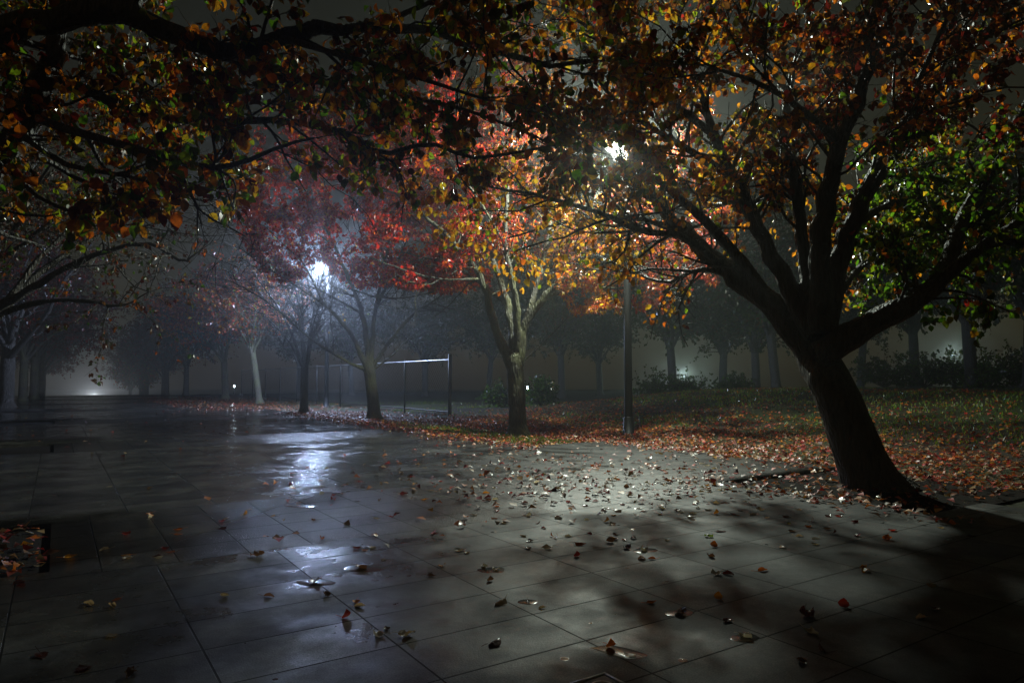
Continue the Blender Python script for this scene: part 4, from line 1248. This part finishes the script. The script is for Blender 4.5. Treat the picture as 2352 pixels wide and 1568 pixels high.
def zone(px, py):
    if py < 470: return 'on the brightly lit paving before the leaf bed'
    if px < 300: return 'on the dim slabs left of the lamp glare'
    if px < 400: return 'in the bluish lamp glare on the slabs'
    if px < 560: return 'on the grey slabs right of the lamp glare'
    if px < 740: return 'on the lit slabs before the leaning tree'
    return 'on the slabs close to the pit of the leaning tree'
n_more = 300 - len(AUTH)
tries = 0; cnt = 0
while cnt < n_more and tries < 20000:
    tries += 1
    if rng.random() < .78:
        px = rng.normal(640, 120); py = 452 + abs(rng.normal(0, 1)) * 50 + rng.random() * 15
    else:
        px = rng.uniform(0, 1000); py = 425 + rng.random() ** 1.2 * 190
    if not (10 < px < 1000 and 425 < py < 640): continue
    if py > 560 and rng.random() < .75: continue
    q = gp(px, py, PAVE_Z)
    u = U2 @ q[:2]; v = V2 @ q[:2]
    if not bool(in_pave(u, v)): continue
    if any((q[0] - a) ** 2 + (q[1] - b) ** 2 < .05 ** 2 for a, b in placed): continue
    c = rng.choice(['pale', 'tan', 'brown', 'red', 'darkred', 'orange', 'amber'], p=[.27, .20, .10, .15, .08, .13, .07])
    k = rng.choice(KINDS, p=[.30, .28, .14, .10, .05, .13])
    lab = f'{HOW[k]} {SAID[c]} leaf {zone(px, py)}'
    leaf_thing(q[0], q[1], str(k), str(c), rng.uniform(.045, .078), lab, GL)
    cnt += 1

# --- leaf litter (beyond counting)
def litter(name, label):
    P = []
    def add(n, fu, fv, ok=None, zoff=None):
        u = fu(n); v = fv(n)
        x, y = uv2xy(u, v)
        pv = in_pave(u, v)
        keep = np.ones(n, bool) if ok is None else ok(u, v, pv, x, y)
        z = H(x, y) + np.where(pv, PAVE_Z + .004, np.where(in_pit(u, v), PAVE_Z - .004, .012))
        P.append(np.stack([x, y, z], -1)[keep])
    U_ = rng.uniform
    bed = lambda u, v, pv, x, y: ~pv
    add(13000, lambda n: U_(1.5, 17, n), lambda n: 7.7 + np.abs(rng.normal(0, 2.6, n)), bed)
    add(5500, lambda n: U_(8.8, 22, n), lambda n: 6.25 + np.abs(rng.normal(0, 1.3, n)), bed)
    add(3500, lambda n: U_(20, 48, n), lambda n: 6.25 + np.abs(rng.normal(0, 1.8, n)), bed)
    add(12000, lambda n: U_(-3, 19, n), lambda n: U_(8, 22, n), bed)
    add(1500, lambda n: U_(8.5, 22, n), lambda n: 6.3 - np.abs(rng.normal(0, .35, n)))
    add(700, lambda n: U_(1.0, 9.2, n), lambda n: 7.85 - np.abs(rng.normal(0, .3, n)), lambda u, v, pv, x, y: pv)
    add(420, lambda n: U_(2.8, 4.75, n), lambda n: U_(5.8, 7.8, n))
    add(160, lambda n: U_(2.4, 5.1, n), lambda n: 5.72 - np.abs(rng.normal(0, .2, n)))
    add(340, lambda n: U_(4.62, 6.05, n), lambda n: U_(-1.5, -.03, n))
    add(900, lambda n: rng.normal(5.6, 1.5, n), lambda n: rng.normal(4.9, 1.5, n), lambda u, v, pv, x, y: pv & (u > 3.9))
    add(420, lambda n: U_(10, 40, n), lambda n: U_(-6, 6, n), lambda u, v, pv, x, y: pv)
    add(1200, lambda n: U_(24, 46, n), lambda n: U_(3.8, 6.3, n), lambda u, v, pv, x, y: pv)
    P_ = np.concatenate(P); n = len(P_)
    yaw = U_(0, 6.28, n)
    d = np.stack([np.cos(yaw), np.sin(yaw), rng.normal(0, .28, n)], -1)
    nn = np.stack([rng.normal(0, .35, n), rng.normal(0, .35, n), np.ones(n)], -1)
    P_[:, 2] += U_(.0, .02, n)
    cols = pick(rng, n, {'orange': 2.6, 'brown': 2.6, 'red': 2.2, 'tan': 2.2, 'darkred': 1.2, 'pink': 1.2, 'amber': .8})
    v, c, q, t3 = leaves_mesh('mid', P_, d, nn, U_(.042, .095, n), cols)
    o = mesh_from(name, v, t3, M['litter'], None, False, None, c)
    tag(o, label, 'leaf litter', None, 'stuff')
litter('leaf_litter', 'carpet of brown and red fallen leaves over the bed beyond the paving')

def grass():
    n = 26000
    u = np.concatenate([rng.uniform(-4, 17, n), rng.uniform(9.2, 16, 5000), rng.uniform(10, 30, 6000)])
    v = np.concatenate([rng.uniform(11, 26, n), rng.uniform(6.35, 7.5, 5000), rng.uniform(9.5, 16, 6000)])
    x, y = uv2xy(u, v)
    den = np.sin(x * .55 + 1.1) * np.sin(y * .5 + .4) + .5 * np.sin(x * 1.3) * np.sin(y * 1.1) + 1.6 * np.exp(-((x - 7.6) ** 2 / 7 + (y - 14.5) ** 2 / 9)) - .35
    keep = (den + rng.normal(0, .35, len(u)) > -.15)
    x, y = x[keep], y[keep]; n = len(x)
    z = H(x, y)
    P = np.stack([x, y, z], -1)
    d = np.stack([rng.normal(0, .45, n), rng.normal(0, .45, n), np.ones(n)], -1)
    nn = rng.normal(0, 1, (n, 3)); nn[:, 2] *= .2
    Y = norm(d); Z = norm(nn - (nn * Y).sum(-1, keepdims=True) * Y); X = np.cross(Y, Z)
    h = rng.uniform(.04, .10, n)[:, None]; w = .012
    V = np.stack([P - X * w, P + X * w, P + Y * h + Z * h * .25], 1).reshape(-1, 3)
    f = np.arange(3 * n).reshape(-1, 3)
    c = np.repeat(np.concatenate([pick(rng, n, {'green': 3, 'olive': .5, 'lime': 5}), np.ones((n, 1))], 1), 3, axis=0)
    o = mesh_from('grass', V, f, M['grass'], None, False, None, c)
    tag(o, 'thin green grass on the lawn behind the leaf bed', 'grass', None, 'stuff')
grass()

# ------------------------------------------------------------------ puddles and the inlaid cover
def puddle(pts, name='puddle'):
    q = np.array([dgp(x, y, PAVE_Z + .003) for x, y in pts])
    S = smooth_line(np.vstack([q, q[:1]]), 40)[:-1]
    c = S.mean(0); n = len(S)
    V = np.vstack([S, S * [1, 1, 1] * 1.0, [c]])
    V[:n, 2] = PAVE_Z + .0002
    inner = c + (S - c) * .94; inner[:, 2] = PAVE_Z + .0010
    V = np.vstack([V[:n], inner, [[c[0], c[1], PAVE_Z + .0011]]])
    f = [[i, (i + 1) % n, n + (i + 1) % n, n + i] for i in range(n)] + [[n + i, n + (i + 1) % n, 2 * n] for i in range(n)]
    # make sure it faces up
    a, b_ = S[1] - S[0], S[2] - S[1]
    area = sum(S[i][0] * S[(i + 1) % n][1] - S[(i + 1) % n][0] * S[i][1] for i in range(n))
    if area < 0: f = [x[::-1] for x in f]
    o = mesh_from(name, V, f, M['water'], smooth=True)
    tag(o, kind='structure')
def oval(x, y, a, b, k=9):
    return [(x + a * math.cos(t) * rng.uniform(.82, 1.12), y + b * math.sin(t) * rng.uniform(.82, 1.12)) for t in np.linspace(0, 2 * math.pi, k, endpoint=False)]
puddle([(1355, 1484), (1400, 1478), (1450, 1488), (1487, 1501), (1470, 1509), (1440, 1510), (1400, 1500)])
for (x, y, a, b) in [(1563, 1404, 34, 10), (1712, 1461, 34, 11), (722, 1335, 46, 8), (832, 1303, 44, 8), (1482, 1261, 28, 6), (1130, 1307, 34, 7), (1212, 1379, 26, 6), (690, 1160, 40, 4), (640, 1090, 34, 3)]:
    puddle(oval(x, y, a, b))

cv = dgp(1384, 1578, PAVE_Z)
root = empty('drain_cover', (cv[0], cv[1], PAVE_Z), 'small square metal cover with a round ring let into the paving at the bottom edge', 'drain cover')
root.rotation_euler = (0, 0, YAW)
g = Geo(); g.box((0, 0, .002), (.14, .14, .004)); g.build('plate', M['steel'], root, False)
g = Geo()
for sx, sy, lx, ly in ((0, .075, .162, .012), (0, -.075, .162, .012), (.075, 0, .012, .138), (-.075, 0, .012, .138)): g.box((sx, sy, .0035), (lx, ly, .007))
g.build('rim', M['galv'], root, False)
g = Geo(); g.lathe((0, 0, .004), [(.030, 0), (.032, .004), (.040, .004), (.042, 0)], 24); g.build('ring', M['galv'], root)

# ------------------------------------------------------------------ air
HAZE = 0.0052
def haze():
    m, nt, out, N, Lk = mat('fog')
    v = N('ShaderNodeVolumePrincipled')
    v.inputs['Color'].default_value = (.93, .95, .95, 1)
    v.inputs['Density'].default_value = HAZE
    v.inputs['Anisotropy'].default_value = .8
    Lk(v.outputs[0], out.inputs['Volume'])
    m.cycles.volume_sampling = 'EQUIANGULAR'
    m.cycles.homogeneous_volume = True
    g = Geo(); g.box((0, 100, 6.0), (480, 340, 20.0))
    o = g.build('haze', m, None, False)
    tag(o, 'thin pale night fog filling the park', 'fog', None, 'stuff')
haze()

# ------------------------------------------------------------------ night sky and moonlight
w = bpy.data.worlds.new('World'); SC.world = w; w.use_nodes = True
nt = w.node_tree
bg = nt.nodes['Background']
sky = nt.nodes.new('ShaderNodeTexSky'); sky.sky_type = 'NISHITA'; sky.sun_disc = False
SUN_EL, SUN_AZ = D2(35), D2(200)
sky.sun_elevation = SUN_EL; sky.sun_rotation = SUN_AZ
mx = nt.nodes.new('ShaderNodeMix'); mx.data_type = 'RGBA'; mx.blend_type = 'MULTIPLY'; mx.inputs[0].default_value = 1.0
nt.links.new(sky.outputs[0], mx.inputs[6]); mx.inputs[7].default_value = (1.0, .64, .23, 1)
nt.links.new(mx.outputs[2], bg.inputs['Color'])
bg.inputs['Strength'].default_value = 0.0130

sun = bpy.data.lights.new('moon', 'SUN'); sun.energy = 0.0012; sun.angle = D2(.5); sun.color = (.85, .92, 1.0)
so = bpy.data.objects.new('moon', sun); COL.objects.link(so)
so.rotation_euler = (math.pi / 2 - SUN_EL, 0, math.pi - SUN_AZ)
so.location = (0, -20, 40)

# ------------------------------------------------------------------ render settings
SC.render.engine = 'CYCLES'
SC.cycles.use_denoising = True
try:
    SC.cycles.denoiser = 'OPENIMAGEDENOISE'
    SC.cycles.denoising_input_passes = 'RGB_ALBEDO_NORMAL'
    SC.cycles.denoising_prefilter = 'ACCURATE'
except Exception as e:
    print(e)
SC.cycles.max_bounces = 5
SC.cycles.diffuse_bounces = 2
SC.cycles.glossy_bounces = 2
SC.cycles.transmission_bounces = 3
SC.cycles.volume_bounces = 0
SC.cycles.sample_clamp_indirect = 4.0
SC.cycles.sample_clamp_direct = 0.0
SC.cycles.caustics_reflective = False
SC.cycles.caustics_refractive = False
SC.view_settings.view_transform = 'Standard'
SC.view_settings.look = 'None'
SC.view_settings.gamma = 1.0
SC.view_settings.exposure = -1.0
